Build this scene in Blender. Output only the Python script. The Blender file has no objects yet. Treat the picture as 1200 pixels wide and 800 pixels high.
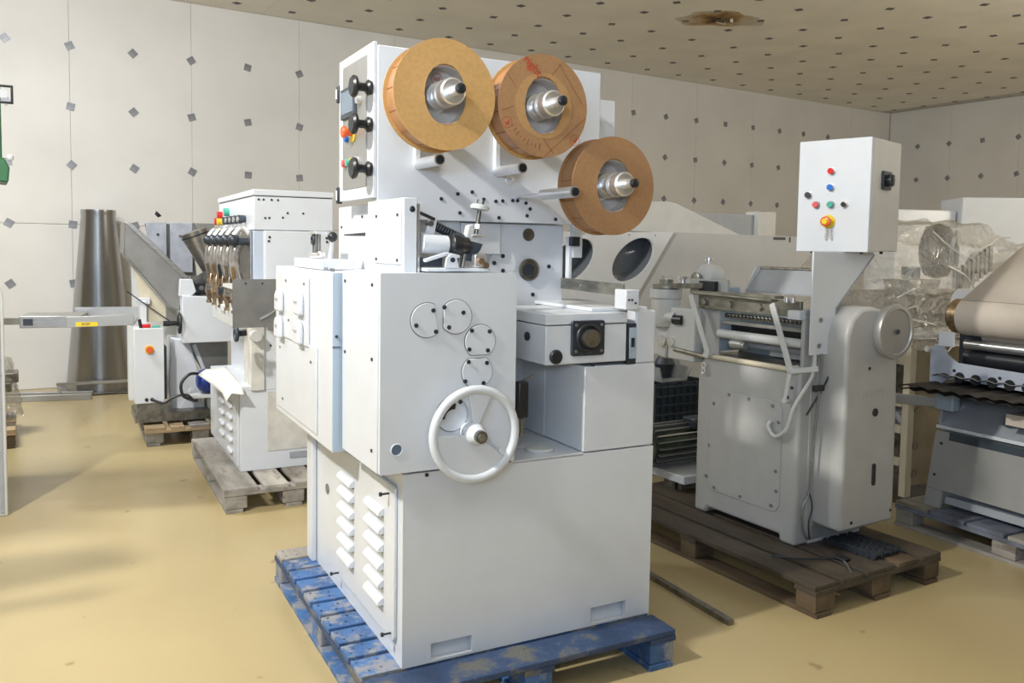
import bpy, bmesh, math, random
from mathutils import Vector, Matrix
random.seed(7)
C = bpy.context.scene.collection
PI = math.pi
# ------------------------------------------------------------------ camera
H = 1.6
p, r = 0.0663, 0.01503
fwd = Vector((0, math.cos(p), -math.sin(p))); rt = Vector((1, 0, 0)); up = rt.cross(fwd)
r2 = math.cos(r)*rt + math.sin(r)*up; u2 = -math.sin(r)*rt + math.cos(r)*up
cd = bpy.data.cameras.new('camera'); cam = bpy.data.objects.new('camera', cd); C.objects.link(cam)
cam.matrix_world = Matrix(((r2.x, u2.x, -fwd.x, 0), (r2.y, u2.y, -fwd.y, 0), (r2.z, u2.z, -fwd.z, H), (0, 0, 0, 1)))
cd.sensor_width = 36; cd.lens = 999/1200*36; cd.shift_y = -45.1/1200; cd.clip_start = .05
bpy.context.scene.camera = cam
# ------------------------------------------------------------------ world, lights, exposure
w = bpy.data.worlds.new('world'); bpy.context.scene.world = w; w.use_nodes = True
w.node_tree.nodes['Background'].inputs[0].default_value = (.75, .85, 1, 1)
w.node_tree.nodes['Background'].inputs[1].default_value = .5
vs = bpy.context.scene.view_settings
bpy.context.scene.display_settings.display_device = 'sRGB'
vs.view_transform = 'Standard'; vs.look = 'None'; vs.gamma = 1; vs.exposure = 0.0; vs.use_curve_mapping = False
def area(name, loc, target, sx, sy, power, col, spread=180):
    l = bpy.data.lights.new(name, 'AREA'); l.shape = 'RECTANGLE'; l.size = sx; l.size_y = sy; l.energy = power; l.color = col
    l.spread = math.radians(spread)
    o = bpy.data.objects.new(name, l); C.objects.link(o); o.location = loc
    o.rotation_euler = (Vector(target)-Vector(loc)).to_track_quat('-Z', 'Y').to_euler(); return o
area('ceiling_lamp_near', (-2.75, 1.2, 4.1), (-.8, 4.2, .9), .2, .2, 240, (1, .965, .90))
area('daylight_window_left', (-3.2, -4.2, 2.3), (-.6, 3, 1.2), 1.6, 2.2, 36, (.42, .64, 1))
area('daylight_window_right', (1.2, -5.2, 2.3), (1.0, 4, 1.2), 1.6, 2.2, 34, (.42, .64, 1))
area('ceiling_lamp_left', (-4.2, 5.2, 4.1), (-4.2, 6.8, 0), 1.3, .3, 190, (.96, .98, 1))
area('ceiling_fill_near', (-.5, -1.5, 2.3), (-.2, 0, 4.3), 1.5, 1.5, 150, (.76, .86, 1))  # unseen fill added behind the camera to brighten the ceiling
area('ceiling_fill_right', (8.6, 4.6, 2.5), (8.2, 5.2, 4.3), 2.5, 2.5, 340, (1, .93, .80))  # unseen warm fill added off to the right for far ceiling and wall

# ------------------------------------------------------------------ materials
def mat(name, col, rough=.5, metal=0, var=.06, scale=8, bump=0, bscale=60, coat=0, col2=None, wear=None, spec=None, stretch=None, wsize=5):
    m = bpy.data.materials.new(name); m.use_nodes = True; nt = m.node_tree; N = nt.nodes; L = nt.links
    b = N['Principled BSDF']; b.inputs['Roughness'].default_value = rough; b.inputs['Metallic'].default_value = metal
    if coat: b.inputs['Coat Weight'].default_value = coat; b.inputs['Coat Roughness'].default_value = .15
    if spec is not None: b.inputs['Specular IOR Level'].default_value = spec
    tc = N.new('ShaderNodeTexCoord'); mp = N.new('ShaderNodeMapping'); L.new(tc.outputs['Object'], mp.inputs[0])
    if stretch: mp.inputs['Scale'].default_value = stretch
    no = N.new('ShaderNodeTexNoise'); no.inputs['Scale'].default_value = scale; no.inputs['Detail'].default_value = 6
    L.new(mp.outputs[0], no.inputs[0])
    rp = N.new('ShaderNodeValToRGB'); c2 = col2 or tuple(c*(1-2.2*var) for c in col)
    rp.color_ramp.elements[0].color = (*c2, 1); rp.color_ramp.elements[1].color = (*col, 1)
    rp.color_ramp.elements[0].position = .32; rp.color_ramp.elements[1].position = .62
    L.new(no.outputs[0], rp.inputs[0]); out = rp.outputs[0]
    if wear:
        n2 = N.new('ShaderNodeTexNoise'); n2.inputs['Scale'].default_value = wsize; n2.inputs['Detail'].default_value = 9; n2.inputs['Roughness'].default_value = .7
        L.new(mp.outputs[0], n2.inputs[0]); r2_ = N.new('ShaderNodeValToRGB')
        r2_.color_ramp.elements[0].position = wear[1]; r2_.color_ramp.elements[1].position = wear[1]+.08
        L.new(n2.outputs[0], r2_.inputs[0]); mx = N.new('ShaderNodeMixRGB'); mx.inputs[2].default_value = (*wear[0], 1)
        L.new(r2_.outputs[0], mx.inputs[0]); L.new(out, mx.inputs[1]); out = mx.outputs[0]
    L.new(out, b.inputs['Base Color'])
    if bump:
        n3 = N.new('ShaderNodeTexNoise'); n3.inputs['Scale'].default_value = bscale; n3.inputs['Detail'].default_value = 4
        L.new(mp.outputs[0], n3.inputs[0]); bp = N.new('ShaderNodeBump'); bp.inputs['Strength'].default_value = bump; bp.inputs['Distance'].default_value = .01
        L.new(n3.outputs[0], bp.inputs['Height']); L.new(bp.outputs[0], b.inputs['Normal'])
    return m
WHITE = mat('machine white paint', (.66, .69, .73), .32, var=.015, coat=.2)
WHITE2 = mat('old machine white paint', (.60, .61, .60), .42, var=.03, wear=((.42, .40, .35), .70), wsize=6)
DIRTY = mat('dusty white paint', (.66, .65, .60), .5, var=.1, wear=((.45, .42, .33), .62), wsize=9)
CREAM = mat('cream paint', (.62, .56, .42), .5, var=.05, wear=((.3, .22, .13), .70), wsize=14)
BROWNP = mat('brown beige paint', (.30, .25, .17), .5, var=.1, wear=((.2, .14, .08), .68))
RWHITE = mat('aged grey white enamel', (.43, .43, .415), .40, var=.03, wear=((.32, .31, .27), .70), wsize=6)
BLUEGREY = mat('blue grey paint', (.36, .45, .53), .4, var=.03)
GREYP = mat('grey paint', (.36, .38, .41), .45, var=.04)
STEEL = mat('brushed stainless steel', (.52, .51, .49), .33, 1, var=.1, scale=12, stretch=(1, 1, 4))
SLATEM = mat('slate grey enamel', (.36, .38, .43), .5, var=.12, scale=10)
SLATEB = mat('pale blue grey plate', (.42, .46, .54), .4)
CONEST = mat('rolled stainless sheet', (.43, .43, .43), .27, 1, var=.05, scale=3, stretch=(1, 1, .4))
TRAYST = mat('dull sheet steel', (.29, .285, .27), .5, .75, var=.09, scale=7)
CHROME = mat('turned bright metal', (.88, .88, .88), .3, .9, var=.05)
DSTEEL = mat('dark stained steel', (.30, .29, .26), .38, .9, var=.2, scale=20)
BARST = mat('worn flat steel bar', (.34, .33, .28), .45, .7, var=.15, scale=15, stretch=(1, 1, 3))
BLACK = mat('black plastic', (.018, .02, .024), .35, var=.1)
DBLUE = mat('dark slate plastic', (.045, .062, .08), .4, var=.1)
KRAFT = mat('kraft board', (.58, .34, .12), .62, var=.05, scale=70)
KRAFT2 = mat('brown kraft board', (.38, .205, .09), .6, var=.05, scale=70)
KRAFTSH = mat('shiny kraft paper', (.42, .21, .09), .38, var=.08, scale=25, coat=.3)
CORE = mat('grey brown core paper', (.60, .56, .52), .35, var=.1, coat=.5)
REDINK = mat('red ink', (.50, .05, .02), .6)
BROWNINK = mat('brown ink line', (.26, .08, .03), .6)
RED = mat('red plastic', (.62, .02, .02), .3); YEL = mat('yellow plastic', (.80, .60, .03), .35)
BLUEB = mat('blue plastic', (.02, .17, .62), .3); GRN = mat('green plastic', (.08, .42, .33), .3)
PINK = mat('salmon plastic', (.70, .12, .12), .3); ORG = mat('orange red plastic', (.75, .12, .03), .3)
SCRW = mat('dark screw', (.05, .06, .075), .4, .5)
SCRL = mat('grey screw', (.30, .31, .32), .4, .7)
BLUEW = mat('blue painted wood', (.06, .155, .37), .6, var=.2, scale=6, wear=((.25, .26, .29), .49), bump=.4, wsize=7, stretch=(1, 1, 1))
BLUEWD = mat('darker blue painted wood', (.035, .07, .16), .6, var=.2, scale=6, wear=((.12, .12, .11), .52), bump=.4, wsize=6)
GREYW = mat('weathered grey wood', (.36, .335, .30), .75, var=.22, scale=10, bump=.5, wear=((.18, .15, .12), .58), stretch=(1, .25, 1))
GREYW2 = mat('whitened grey wood', (.50, .47, .42), .75, var=.2, scale=10, bump=.5, wear=((.24, .21, .17), .60), stretch=(1, .25, 1))
DARKW = mat('dark dirty wood', (.085, .067, .048), .6, var=.25, scale=8, bump=.5, wear=((.045, .037, .03), .56), stretch=(1, .3, 1))
DARKW2 = mat('brown dirty wood', (.15, .105, .062), .6, var=.25, scale=8, bump=.5, wear=((.07, .055, .04), .56), stretch=(1, .3, 1))
PINE = mat('pale pine wood', (.52, .38, .23), .65, var=.15, scale=9, bump=.3, stretch=(.3, 1, 1), wear=((.33, .23, .13), .62))
SLATEW = mat('slate blue wood', (.17, .19, .24), .65, var=.2, scale=8, bump=.4, wear=((.09, .09, .09), .58))
GREEN = mat('green paint', (.04, .17, .07), .45, var=.1)
MGREEN = mat('green brown cast iron', (.055, .075, .045), .5, .3, var=.3, scale=9)
NAVY = mat('blue motor enamel', (.012, .035, .22), .35, var=.08)
WEB = mat('cream conveyor fabric', (.60, .53, .45), .7, var=.05, scale=5)
WALLM = mat('wall panel paint', (.68, .67, .645), .65, var=.035, scale=1.3, bump=.08, bscale=30, wear=((.56, .53, .47), .70), wsize=3)
CEILM = mat('ceiling panel paint', (.86, .83, .76), .8, var=.04, scale=1.5, bump=.08)
JOINT = mat('panel joint', (.60, .58, .54), .8)
PLATE = mat('galvanised plate', (.30, .31, .34), .45, .6, var=.15)
CPLATE = mat('dull ceiling plate', (.13, .13, .13), .6, .3)
PAPER = mat('white paper', (.85, .84, .80), .7, var=.02)
GAUGE = mat('screen glass', (.16, .22, .29), .12, var=.05)
ALU = mat('grey aluminium panel', (.41, .41, .40), .4, .6, var=.04)
BRASS = mat('brassy worn metal', (.42, .30, .18), .35, .8, var=.2, scale=40)
STAIN = None
def floor_mat():
    m = mat('yellow epoxy floor', (.47, .375, .195), .35, var=.05, scale=.8, coat=.12)
    nt = m.node_tree; N = nt.nodes; L = nt.links; b = N['Principled BSDF']
    src = b.inputs['Base Color'].links[0].from_socket
    tc = N.new('ShaderNodeTexCoord')
    n = N.new('ShaderNodeTexNoise'); n.inputs['Scale'].default_value = 9; n.inputs['Detail'].default_value = 3; n.inputs['Roughness'].default_value = .4; L.new(tc.outputs['Object'], n.inputs[0])
    rp = N.new('ShaderNodeValToRGB'); rp.color_ramp.elements[0].position = .70; rp.color_ramp.elements[1].position = .76
    L.new(n.outputs[0], rp.inputs[0])
    mx = N.new('ShaderNodeMixRGB'); mx.inputs[2].default_value = (.30, .22, .11, 1); L.new(rp.outputs[0], mx.inputs[0]); L.new(src, mx.inputs[1])
    n2 = N.new('ShaderNodeTexNoise'); n2.inputs['Scale'].default_value = 1.7; n2.inputs['Detail'].default_value = 8; L.new(tc.outputs['Object'], n2.inputs[0])
    rr = N.new('ShaderNodeMapRange'); rr.inputs['To Min'].default_value = .26; rr.inputs['To Max'].default_value = .40; L.new(n2.outputs[0], rr.inputs[0]); L.new(rr.outputs[0], b.inputs['Roughness'])
    L.new(mx.outputs[0], b.inputs['Base Color']); return m
FLOOR = floor_mat()
FWHITE = mat('dusty grey enamel', (.33, .33, .315), .42, var=.04, wear=((.25, .24, .21), .70))
def film_mat():
    m = bpy.data.materials.new('clear stretch film'); m.use_nodes = True; nt = m.node_tree; N = nt.nodes; L = nt.links
    for n in list(N): N.remove(n)
    o = N.new('ShaderNodeOutputMaterial'); t = N.new('ShaderNodeBsdfTransparent'); t.inputs[0].default_value = (.96, .96, .95, 1)
    g = N.new('ShaderNodeBsdfGlossy'); g.inputs['Roughness'].default_value = .05
    d = N.new('ShaderNodeBsdfDiffuse'); d.inputs[0].default_value = (.8, .78, .76, 1)
    tc = N.new('ShaderNodeTexCoord'); n = N.new('ShaderNodeTexNoise'); n.inputs['Scale'].default_value = 9; n.inputs['Detail'].default_value = 6; n.inputs['Distortion'].default_value = 1.5
    L.new(tc.outputs['Object'], n.inputs[0]); bp = N.new('ShaderNodeBump'); bp.inputs['Distance'].default_value = .10; bp.inputs['Strength'].default_value = 1; L.new(n.outputs[0], bp.inputs['Height'])
    L.new(bp.outputs[0], g.inputs['Normal'])
    m1 = N.new('ShaderNodeMixShader'); m1.inputs[0].default_value = .33; L.new(t.outputs[0], m1.inputs[1]); L.new(g.outputs[0], m1.inputs[2])
    m2 = N.new('ShaderNodeMixShader'); m2.inputs[0].default_value = .02; L.new(m1.outputs[0], m2.inputs[1]); L.new(d.outputs[0], m2.inputs[2])
    L.new(m2.outputs[0], o.inputs[0]); return m
FILM = film_mat()
GLINT_CORD = mat('film glint and cord white', (.80, .80, .79), .15, coat=1)  # opaque white for the film's painted highlights, shared with the cord

# ------------------------------------------------------------------ mesh builder
def basis(d):
    d = Vector(d).normalized(); a = Vector((0, 0, 1)) if abs(d.z) < .9 else Vector((1, 0, 0))
    u = a.cross(d).normalized(); return u, d.cross(u), d
class B:
    def __init__(s): s.v = []; s.f = []
    def add(s, vs, fs):
        k = len(s.v); s.v += [tuple(v) for v in vs]; s.f += [tuple(i+k for i in f) for f in fs]; return s
    def box(s, x0, x1, y0, y1, z0, z1):
        return s.add([(x, y, z) for x in (x0, x1) for y in (y0, y1) for z in (z0, z1)],
                     [(0, 1, 3, 2), (4, 6, 7, 5), (0, 4, 5, 1), (2, 3, 7, 6), (0, 2, 6, 4), (1, 5, 7, 3)])
    def bar(s, a, b, w_, h_):
        a, b = Vector(a), Vector(b); d = (b-a).normalized()
        u = Vector((0, 0, 1)).cross(d)
        u = u.normalized() if u.length > .01 else Vector((1, 0, 0)); v = d.cross(u)
        P = []
        for q in (a, b):
            for i, j in ((-1, -1), (1, -1), (1, 1), (-1, 1)): P.append(q+u*i*w_/2+v*j*h_/2)
        return s.add(P, [(3, 2, 1, 0), (4, 5, 6, 7), (0, 1, 5, 4), (1, 2, 6, 5), (2, 3, 7, 6), (3, 0, 4, 7)])
    def prism(s, pts, ax, a, b):
        n = len(pts)
        def P(q, t): return {'x': (t, q[0], q[1]), 'y': (q[0], t, q[1]), 'z': (q[0], q[1], t)}[ax]
        V = [P(q, a) for q in pts]+[P(q, b) for q in pts]
        return s.add(V, [tuple(range(n)), tuple(range(2*n-1, n-1, -1))]+[(i, i+n, (i+1) % n+n, (i+1) % n) for i in range(n)])
    def lathe(s, prof, o, d, n=28):   # prof: (t along d, radius)
        u, v, d = basis(d); o = Vector(o); V = []; F = []
        for t, R in prof:
            for k in range(n):
                a = 2*PI*k/n; V.append(o+d*t+(u*math.cos(a)+v*math.sin(a))*max(R, 1e-4))
        m = len(prof)
        for i in range(m-1):
            for k in range(n):
                F.append((i*n+k, i*n+(k+1) % n, (i+1)*n+(k+1) % n, (i+1)*n+k))
        if prof[0] != prof[-1]: F.append(tuple(range(n-1, -1, -1))); F.append(tuple((m-1)*n+k for k in range(n)))
        return s.add(V, F)
    def cyl(s, a, b, R, R2=None, n=20):
        a, b = Vector(a), Vector(b); L_ = (b-a).length
        return s.lathe([(0, R), (L_, R if R2 is None else R2)], a, b-a, n)
    def ball(s, c, R, n=16):
        return s.lathe([(-R*math.cos(PI*i/10), R*math.sin(PI*i/10)) for i in range(11)], c, (0, 0, 1), n)
    def torus(s, c, d, R, q, n=48, m=10, fl=1):
        u, v, d = basis(d); c = Vector(c); V = []; F = []
        for k in range(n):
            a = 2*PI*k/n; e = u*math.cos(a)+v*math.sin(a)
            for j in range(m):
                t = 2*PI*j/m; V.append(c+e*(R+q*math.cos(t))+d*q*fl*math.sin(t))
        for k in range(n):
            for j in range(m): F.append((k*m+j, ((k+1) % n)*m+j, ((k+1) % n)*m+(j+1) % m, k*m+(j+1) % m))
        return s.add(V, F)
    def tube(s, pts, R, n=10, sub=6):
        P = [Vector(q) for q in pts]
        if len(P) > 2:
            Q = []
            for i in range(len(P)-1):
                p0, p1, p2, p3 = P[max(i-1, 0)], P[i], P[i+1], P[min(i+2, len(P)-1)]
                for k in range(sub):
                    t = k/sub
                    Q.append(.5*((2*p1)+(p2-p0)*t+(2*p0-5*p1+4*p2-p3)*t*t+(3*p1-p0-3*p2+p3)*t**3))
            Q.append(P[-1]); P = Q
        V = []; F = []; prev = None
        for i, q in enumerate(P):
            d = (P[min(i+1, len(P)-1)]-P[max(i-1, 0)]).normalized()
            if prev is None: u, v, _ = basis(d)
            else: u = (prev-d*prev.dot(d)).normalized(); v = d.cross(u)
            prev = u
            for k in range(n): a = 2*PI*k/n; V.append(q+(u*math.cos(a)+v*math.sin(a))*R)
        for i in range(len(P)-1):
            for k in range(n): F.append((i*n+k, i*n+(k+1) % n, (i+1)*n+(k+1) % n, (i+1)*n+k))
        F += [tuple(range(n-1, -1, -1)), tuple((len(P)-1)*n+k for k in range(n))]
        return s.add(V, F)
    def holed(s, outer, holes, ax, a, b):
        bm = bmesh.new(); E = []; 
        def P(q, t): return {'x': (t, q[0], q[1]), 'y': (q[0], t, q[1]), 'z': (q[0], q[1], t)}[ax]
        for loop in [outer]+holes:
            vs_ = [bm.verts.new(P(q, a)) for q in loop]
            for i in range(len(vs_)): E.append(bm.edges.new((vs_[i], vs_[(i+1) % len(vs_)])))
        bmesh.ops.triangle_fill(bm, use_beauty=True, edges=E)
        bm.verts.ensure_lookup_table(); n = len(bm.verts); idx = {v: i for i, v in enumerate(bm.verts)}
        V = [v.co.copy() for v in bm.verts]; k = {'x': 0, 'y': 1, 'z': 2}[ax]; V2 = []
        for v in V: q = v.copy(); q[k] = b; V2.append(q)
        F = [tuple(idx[v] for v in f.verts) for f in bm.faces]; F2 = [tuple(i+n for i in reversed(f)) for f in F]
        S = [(idx[e.verts[0]], idx[e.verts[1]], idx[e.verts[1]]+n, idx[e.verts[0]]+n) for e in E if e.is_valid]
        bm.free(); return s.add(V+V2, F+F2+S)
    def make(s, name, m, parent=None, label=None, bevel=0, smooth=True, seg=2, kind=None):
        me = bpy.data.meshes.new(name); me.from_pydata(s.v, [], s.f)
        bm = bmesh.new(); bm.from_mesh(me); bmesh.ops.recalc_face_normals(bm, faces=bm.faces); bm.to_mesh(me); bm.free()
        me.materials.append(m); o = bpy.data.objects.new(name, me); C.objects.link(o); o.parent = parent
        if label: o['label'] = label
        if kind: o['kind'] = kind
        if bevel:
            md = o.modifiers.new('bevel', 'BEVEL'); md.width = bevel; md.segments = seg; md.limit_method = 'ANGLE'; md.angle_limit = math.radians(35)
        if smooth:
            for q in me.polygons: q.use_smooth = True
            try: me.set_sharp_from_angle(angle=math.radians(38))
            except Exception: pass
        return o
def ell(cx, cy, a, b_=None, n=24, rot=0, a0=0, a1=2*PI, shear=0):
    b_ = b_ or a; full = abs(a1-a0-2*PI) < 1e-6; N_ = n if full else n+1; out = []
    for k in range(N_):
        t = a0+(a1-a0)*k/n; x, y = a*math.cos(t), b_*math.sin(t)
        out.append((cx+x*math.cos(rot)-y*math.sin(rot)+shear*y, cy+x*math.sin(rot)+y*math.cos(rot)))
    return out
def rrect(x0, x1, y0, y1, R, n=5):
    out = []
    for cx, cy, a in ((x1-R, y1-R, 0), (x0+R, y1-R, PI/2), (x0+R, y0+R, PI), (x1-R, y0+R, 1.5*PI)):
        for k in range(n+1): t = a+PI/2*k/n; out.append((cx+R*math.cos(t), cy+R*math.sin(t)))
    return out
def thing(name, label, cat, loc, rot=0, group=None):
    o = bpy.data.objects.new(name, None); C.objects.link(o); o.location = tuple(loc)+(0,)*(3-len(loc)); o.rotation_euler = (0, 0, math.radians(rot)); o.empty_display_size = .1
    o['label'] = label; o['category'] = cat
    if group: o['group'] = group
    return o
def tag(o, label, cat, loc=None, rot=0, group=None):
    o['label'] = label; o['category'] = cat
    if group: o['group'] = group
    if loc is not None: o.location = loc; o.rotation_euler = (0, 0, math.radians(rot))
    return o
def dup(o, parent, loc=None, rot=None):
    c = o.copy(); C.objects.link(c); c.parent = parent
    if loc is not None: c.location = loc
    if rot is not None: c.rotation_euler = rot
    return c
def repeat(name, b, m, parent, locs, bevel=0, label=None, rots=None):
    o = b.make(name, m, parent, label, bevel); o.location = locs[0]
    if rots: o.rotation_euler = rots[0]
    for i, l in enumerate(locs[1:]): dup(o, parent, l, rots[i+1] if rots else None)
    return o
def screws(parent, axis, pos, R=.007, m=None, h=.004, name='screw'):
    d = {'x': (-1, 0, 0), 'y': (0, -1, 0), 'z': (0, 0, 1)}[axis]
    b = B().cyl((0, 0, 0), Vector(d)*h, R, n=10)
    return repeat(name, b, m or SCRW, parent, pos)
def text(s, size, m, parent, loc, rot, name='lettering', label=None):
    cu = bpy.data.curves.new(name, 'FONT'); cu.body = s; cu.size = size; cu.extrude = .0008; cu.align_x = 'CENTER'; cu.align_y = 'CENTER'; cu.materials.append(m)
    o = bpy.data.objects.new(name, cu); C.objects.link(o); o.parent = parent; o.location = loc; o.rotation_euler = rot
    me = bpy.data.meshes.new_from_object(o); q = bpy.data.objects.new(name, me); bpy.data.objects.remove(o); C.objects.link(q); q.parent = parent; q.location = loc; q.rotation_euler = rot
    if label: q['label'] = label
    return q
def at(P, a, l):
    a = math.radians(a); return (P[0]+l[0]*math.cos(a)-l[1]*math.sin(a), P[1]+l[0]*math.sin(a)+l[1]*math.cos(a), (P[2] if len(P) > 2 else 0)+l[2])

# ================================================================== THE ROOM
RA = 32.4; YW = 10.346; XW = 15.27; ZC = 4.305
def room(o): o.rotation_euler = (0, 0, math.radians(RA)); o['kind'] = 'structure'; return o
fl = room(B().box(-9, XW, -10, YW+.3, -.1, 0).make('floor', FLOOR, smooth=False))
ce = room(B().box(-9, XW+.2, -10, YW+.2, ZC+.012, ZC+.15).make('ceiling', JOINT, smooth=False))
wb = room(B().box(-9, XW, YW+.012, YW+.2, 0, ZC+.01).make('wall_back', JOINT, smooth=False))
wr = room(B().box(XW+.012, XW+.2, -10, YW+.2, 0, ZC+.01).make('wall_right', JOINT, smooth=False))
wl = room(B().box(-9.2, -9, -10, YW+.2, 0, ZC).make('wall_left', WALLM, smooth=False))
wf = room(B().box(-9, XW, -10.2, -10, 0, ZC).make('wall_front', WALLM, smooth=False))
xs = [.93-1.25*k for k in range(7, 0, -1)]+[.93, 2.175, 3.435, 4.70, 6.0, 7.35, 8.72, 10.09, 11.43, 12.74, 14.08, XW]
for i in range(len(xs)-1):
    for z0, z1 in ((.0, 1.765), (1.765, ZC)):
        B().box(max(xs[i], -9)+.0012, xs[i+1]-.0012, YW, YW+.0125, z0+.003, z1-.002).make('wall_panel', WALLM, wb, smooth=False, bevel=.002, seg=1)
ys = [YW-.02-1.235*k for k in range(0, 13)]
for i in range(12):
    for z0, z1 in ((0, 1.765), (1.765, ZC)):
        B().box(XW, XW+.0125, ys[i+1]+.0012, ys[i]-.0012, z0+.003, z1-.002).make('wall_panel', WALLM, wr, smooth=False, bevel=.002, seg=1)
cx = [-9+1.33*k for k in range(19)]
for i in range(18):
    for y0, y1 in ((-10, -3), (-3, 4), (4, YW)):
        B().box(cx[i]+.0015, min(cx[i+1], XW)-.0015, y0+.0015, y1-.0015, ZC, ZC+.0125).make('ceiling_panel', CEILM, ce, smooth=False)
pm = B().box(-.04, .04, -.005, 0, -.04, .04)
PX = [-.95, -.31, .34, .935, 1.558, 2.175, 2.812, 3.438, 4.06, 4.70, 5.35, 6.01, 6.68, 7.35, 8.04, 8.751, 9.425, 10.09, 10.76, 11.43, 12.105, 12.742, 13.42, 14.1, 14.75]
locs = [(x, YW, z) for x in PX for z in (3.70 if x > 5 else 3.66, 3.06 if x > 5 else 3.02, 2.40, 1.765, 1.13)]
repeat('anchor_plate', pm, PLATE, wb, locs, rots=[(0, random.uniform(-.8, .8), 0) for _ in locs])
pm = B().box(-.005, 0, -.04, .04, -.04, .04)
locs = [(XW, 9.732-.618*k, z) for k in range(14) for z in (3.61, 2.98, 2.36, 1.74)]
repeat('anchor_plate', pm, PLATE, wr, locs, rots=[(random.uniform(-.8, .8), 0, 0) for _ in locs])
pm = B().box(-.038, .038, -.038, .038, -.005, 0)
cxs = [2.6, 3.27, 3.95, 4.62, 5.3, 5.962, 6.605, 7.25, 7.95, 8.70, 9.389, 10.10, 10.8, 11.5, 12.2, 12.9, 13.6, 14.3, 14.95]
cys = [3.6, 4.15, 4.72, 5.298, 5.946, 6.553, 7.13, 7.665, 8.268, 8.855, 9.444, 10.02]
locs = [(x+random.uniform(-.02, .02), y+random.uniform(-.02, .02), ZC) for x in cxs for y in cys]
repeat('anchor_plate', pm, CPLATE, ce, locs, rots=[(0, 0, random.uniform(-.8, .8)) for _ in locs])
# damp hole in the ceiling
def stain_mat():
    m = bpy.data.materials.new('damp stain'); m.use_nodes = True; nt = m.node_tree; N = nt.nodes; L = nt.links; b = N['Principled BSDF']; b.inputs['Roughness'].default_value = .8
    tc = N.new('ShaderNodeTexCoord'); n = N.new('ShaderNodeTexNoise'); n.inputs['Scale'].default_value = 5; n.inputs['Detail'].default_value = 8; L.new(tc.outputs['Object'], n.inputs[0])
    g = N.new('ShaderNodeVectorMath'); g.operation = 'LENGTH'; L.new(tc.outputs['Object'], g.inputs[0])
    a = N.new('ShaderNodeMath'); a.operation = 'MULTIPLY_ADD'; a.inputs[1].default_value = .55; L.new(n.outputs[0], a.inputs[0]); L.new(g.outputs['Value'], a.inputs[2])
    rp = N.new('ShaderNodeValToRGB'); e = rp.color_ramp.elements; e[0].position = .32; e[0].color = (.02, .015, .01, 1); e[1].position = .75; e[1].color = (.58, .54, .47, 1)
    for ps, c in ((.40, (.13, .07, .02, 1)), (.50, (.36, .22, .08, 1)), (.62, (.54, .46, .34, 1))): q = e.new(ps); q.color = c
    L.new(a.outputs[0], rp.inputs[0]); L.new(rp.outputs[0], b.inputs['Base Color']); return m
out = []
for k in range(40):
    a = 2*PI*k/40; q = 1+.13*math.sin(3*a+1)+.08*math.sin(7*a)+random.uniform(-.05, .05); out.append((.52*q*math.cos(a), .33*q*math.sin(a)))
B().prism(out, 'z', -.002, .002).make('damp_patch', stain_mat(), ce, smooth=False)
st = bpy.data.objects['damp_patch']; st.location = (7.50, 7.36, ZC-.003); st.rotation_euler = (0, 0, math.radians(-20)); st['label'] = 'brown and black damp patch with peeling edges'
for k in range(6):
    a = random.uniform(0, 6.28); R = random.uniform(.05, .16); x, y = R*math.cos(a)*1.2, R*math.sin(a)*.6
    B().add([(x-.07, y-.02, -.002), (x+.05, y-.03, -.004), (x+.08, y+.03, -.03), (x-.04, y+.02, -.018)], [(0, 1, 2, 3)]).make('peeling_flake', CEILM if k % 2 else DARKW2, st, smooth=False)

# ================================================================== PALLETS
def pallet(label, loc, rot, X, Y, mats, along='x', nb=9, z=.145, gaps=None, group=None, widths=None, nails=False):
    t = thing('pallet', label, 'pallet', loc, rot, group); A, D = (X, Y) if along == 'x' else (Y, X)   # boards run A long, spread over D
    def bx(a0, a1, d0, d1, z0, z1):
        b = B(); return b.box(a0, a1, d0, d1, z0, z1) if along == 'x' else b.box(d0, d1, a0, a1, z0, z1)
    if widths is None: widths = [(D-.02*(nb-1))/nb]*nb
    gap = (D-sum(widths))/(len(widths)-1); q = 0; nb_ = B()
    for i, w_ in enumerate(widths):
        for a in (.03, .09, A/2, A-.09, A-.03):
            for f in (.25, .75):
                x, y = a+random.uniform(-.012, .012), sum(widths[:i])+gap*i+w_*f+random.uniform(-.01, .01)
                nb_.cyl((x, y, z-.003) if along == 'x' else (y, x, z-.003), (x, y, z+.0003) if along == 'x' else (y, x, z+.0003), .005, n=6)
    if nails: nb_.make('nail_heads', SCRW, t, smooth=False, kind='stuff')
    for i, w_ in enumerate(widths):
        dz = random.uniform(-.003, .003) if 0 < i < len(widths)-1 else 0
        bx(random.uniform(0, .006), A-random.uniform(0, .006), q, q+w_, z-.022+min(dz, 0), z+min(dz, 0)).make('deck_board', mats[i % len(mats)], t, bevel=.003, smooth=False); q += w_+gap
    for a in (0, A/2-.06, A-.12): bx(a, a+.12, .0, D, z-.044, z-.0225).make('cross_board', mats[0], t, bevel=.002, smooth=False)
    for a in (0, A/2-.06, A-.12):
        for d in (0, D/2-.06, D-.12): bx(a+.004, a+.114, d+.004, d+.134 if d+.134 < D else D-.004, .0225, z-.0445).make('block', mats[-1], t, bevel=.006, smooth=False)
    if along == 'x':
        for a in (0, A/2-.06, A-.12): bx(a, a+.11, 0, D, 0, .022).make('bottom_board', mats[-1], t, bevel=.002, smooth=False)
    else:
        for d in (0, D/2-.05, D-.13): bx(0, A, d+.01, d+.11, 0, .022).make('bottom_board', mats[-1], t, bevel=.002, smooth=False)
    return t
MP = (-.3593, 2.8390); MA = 27.7
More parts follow.
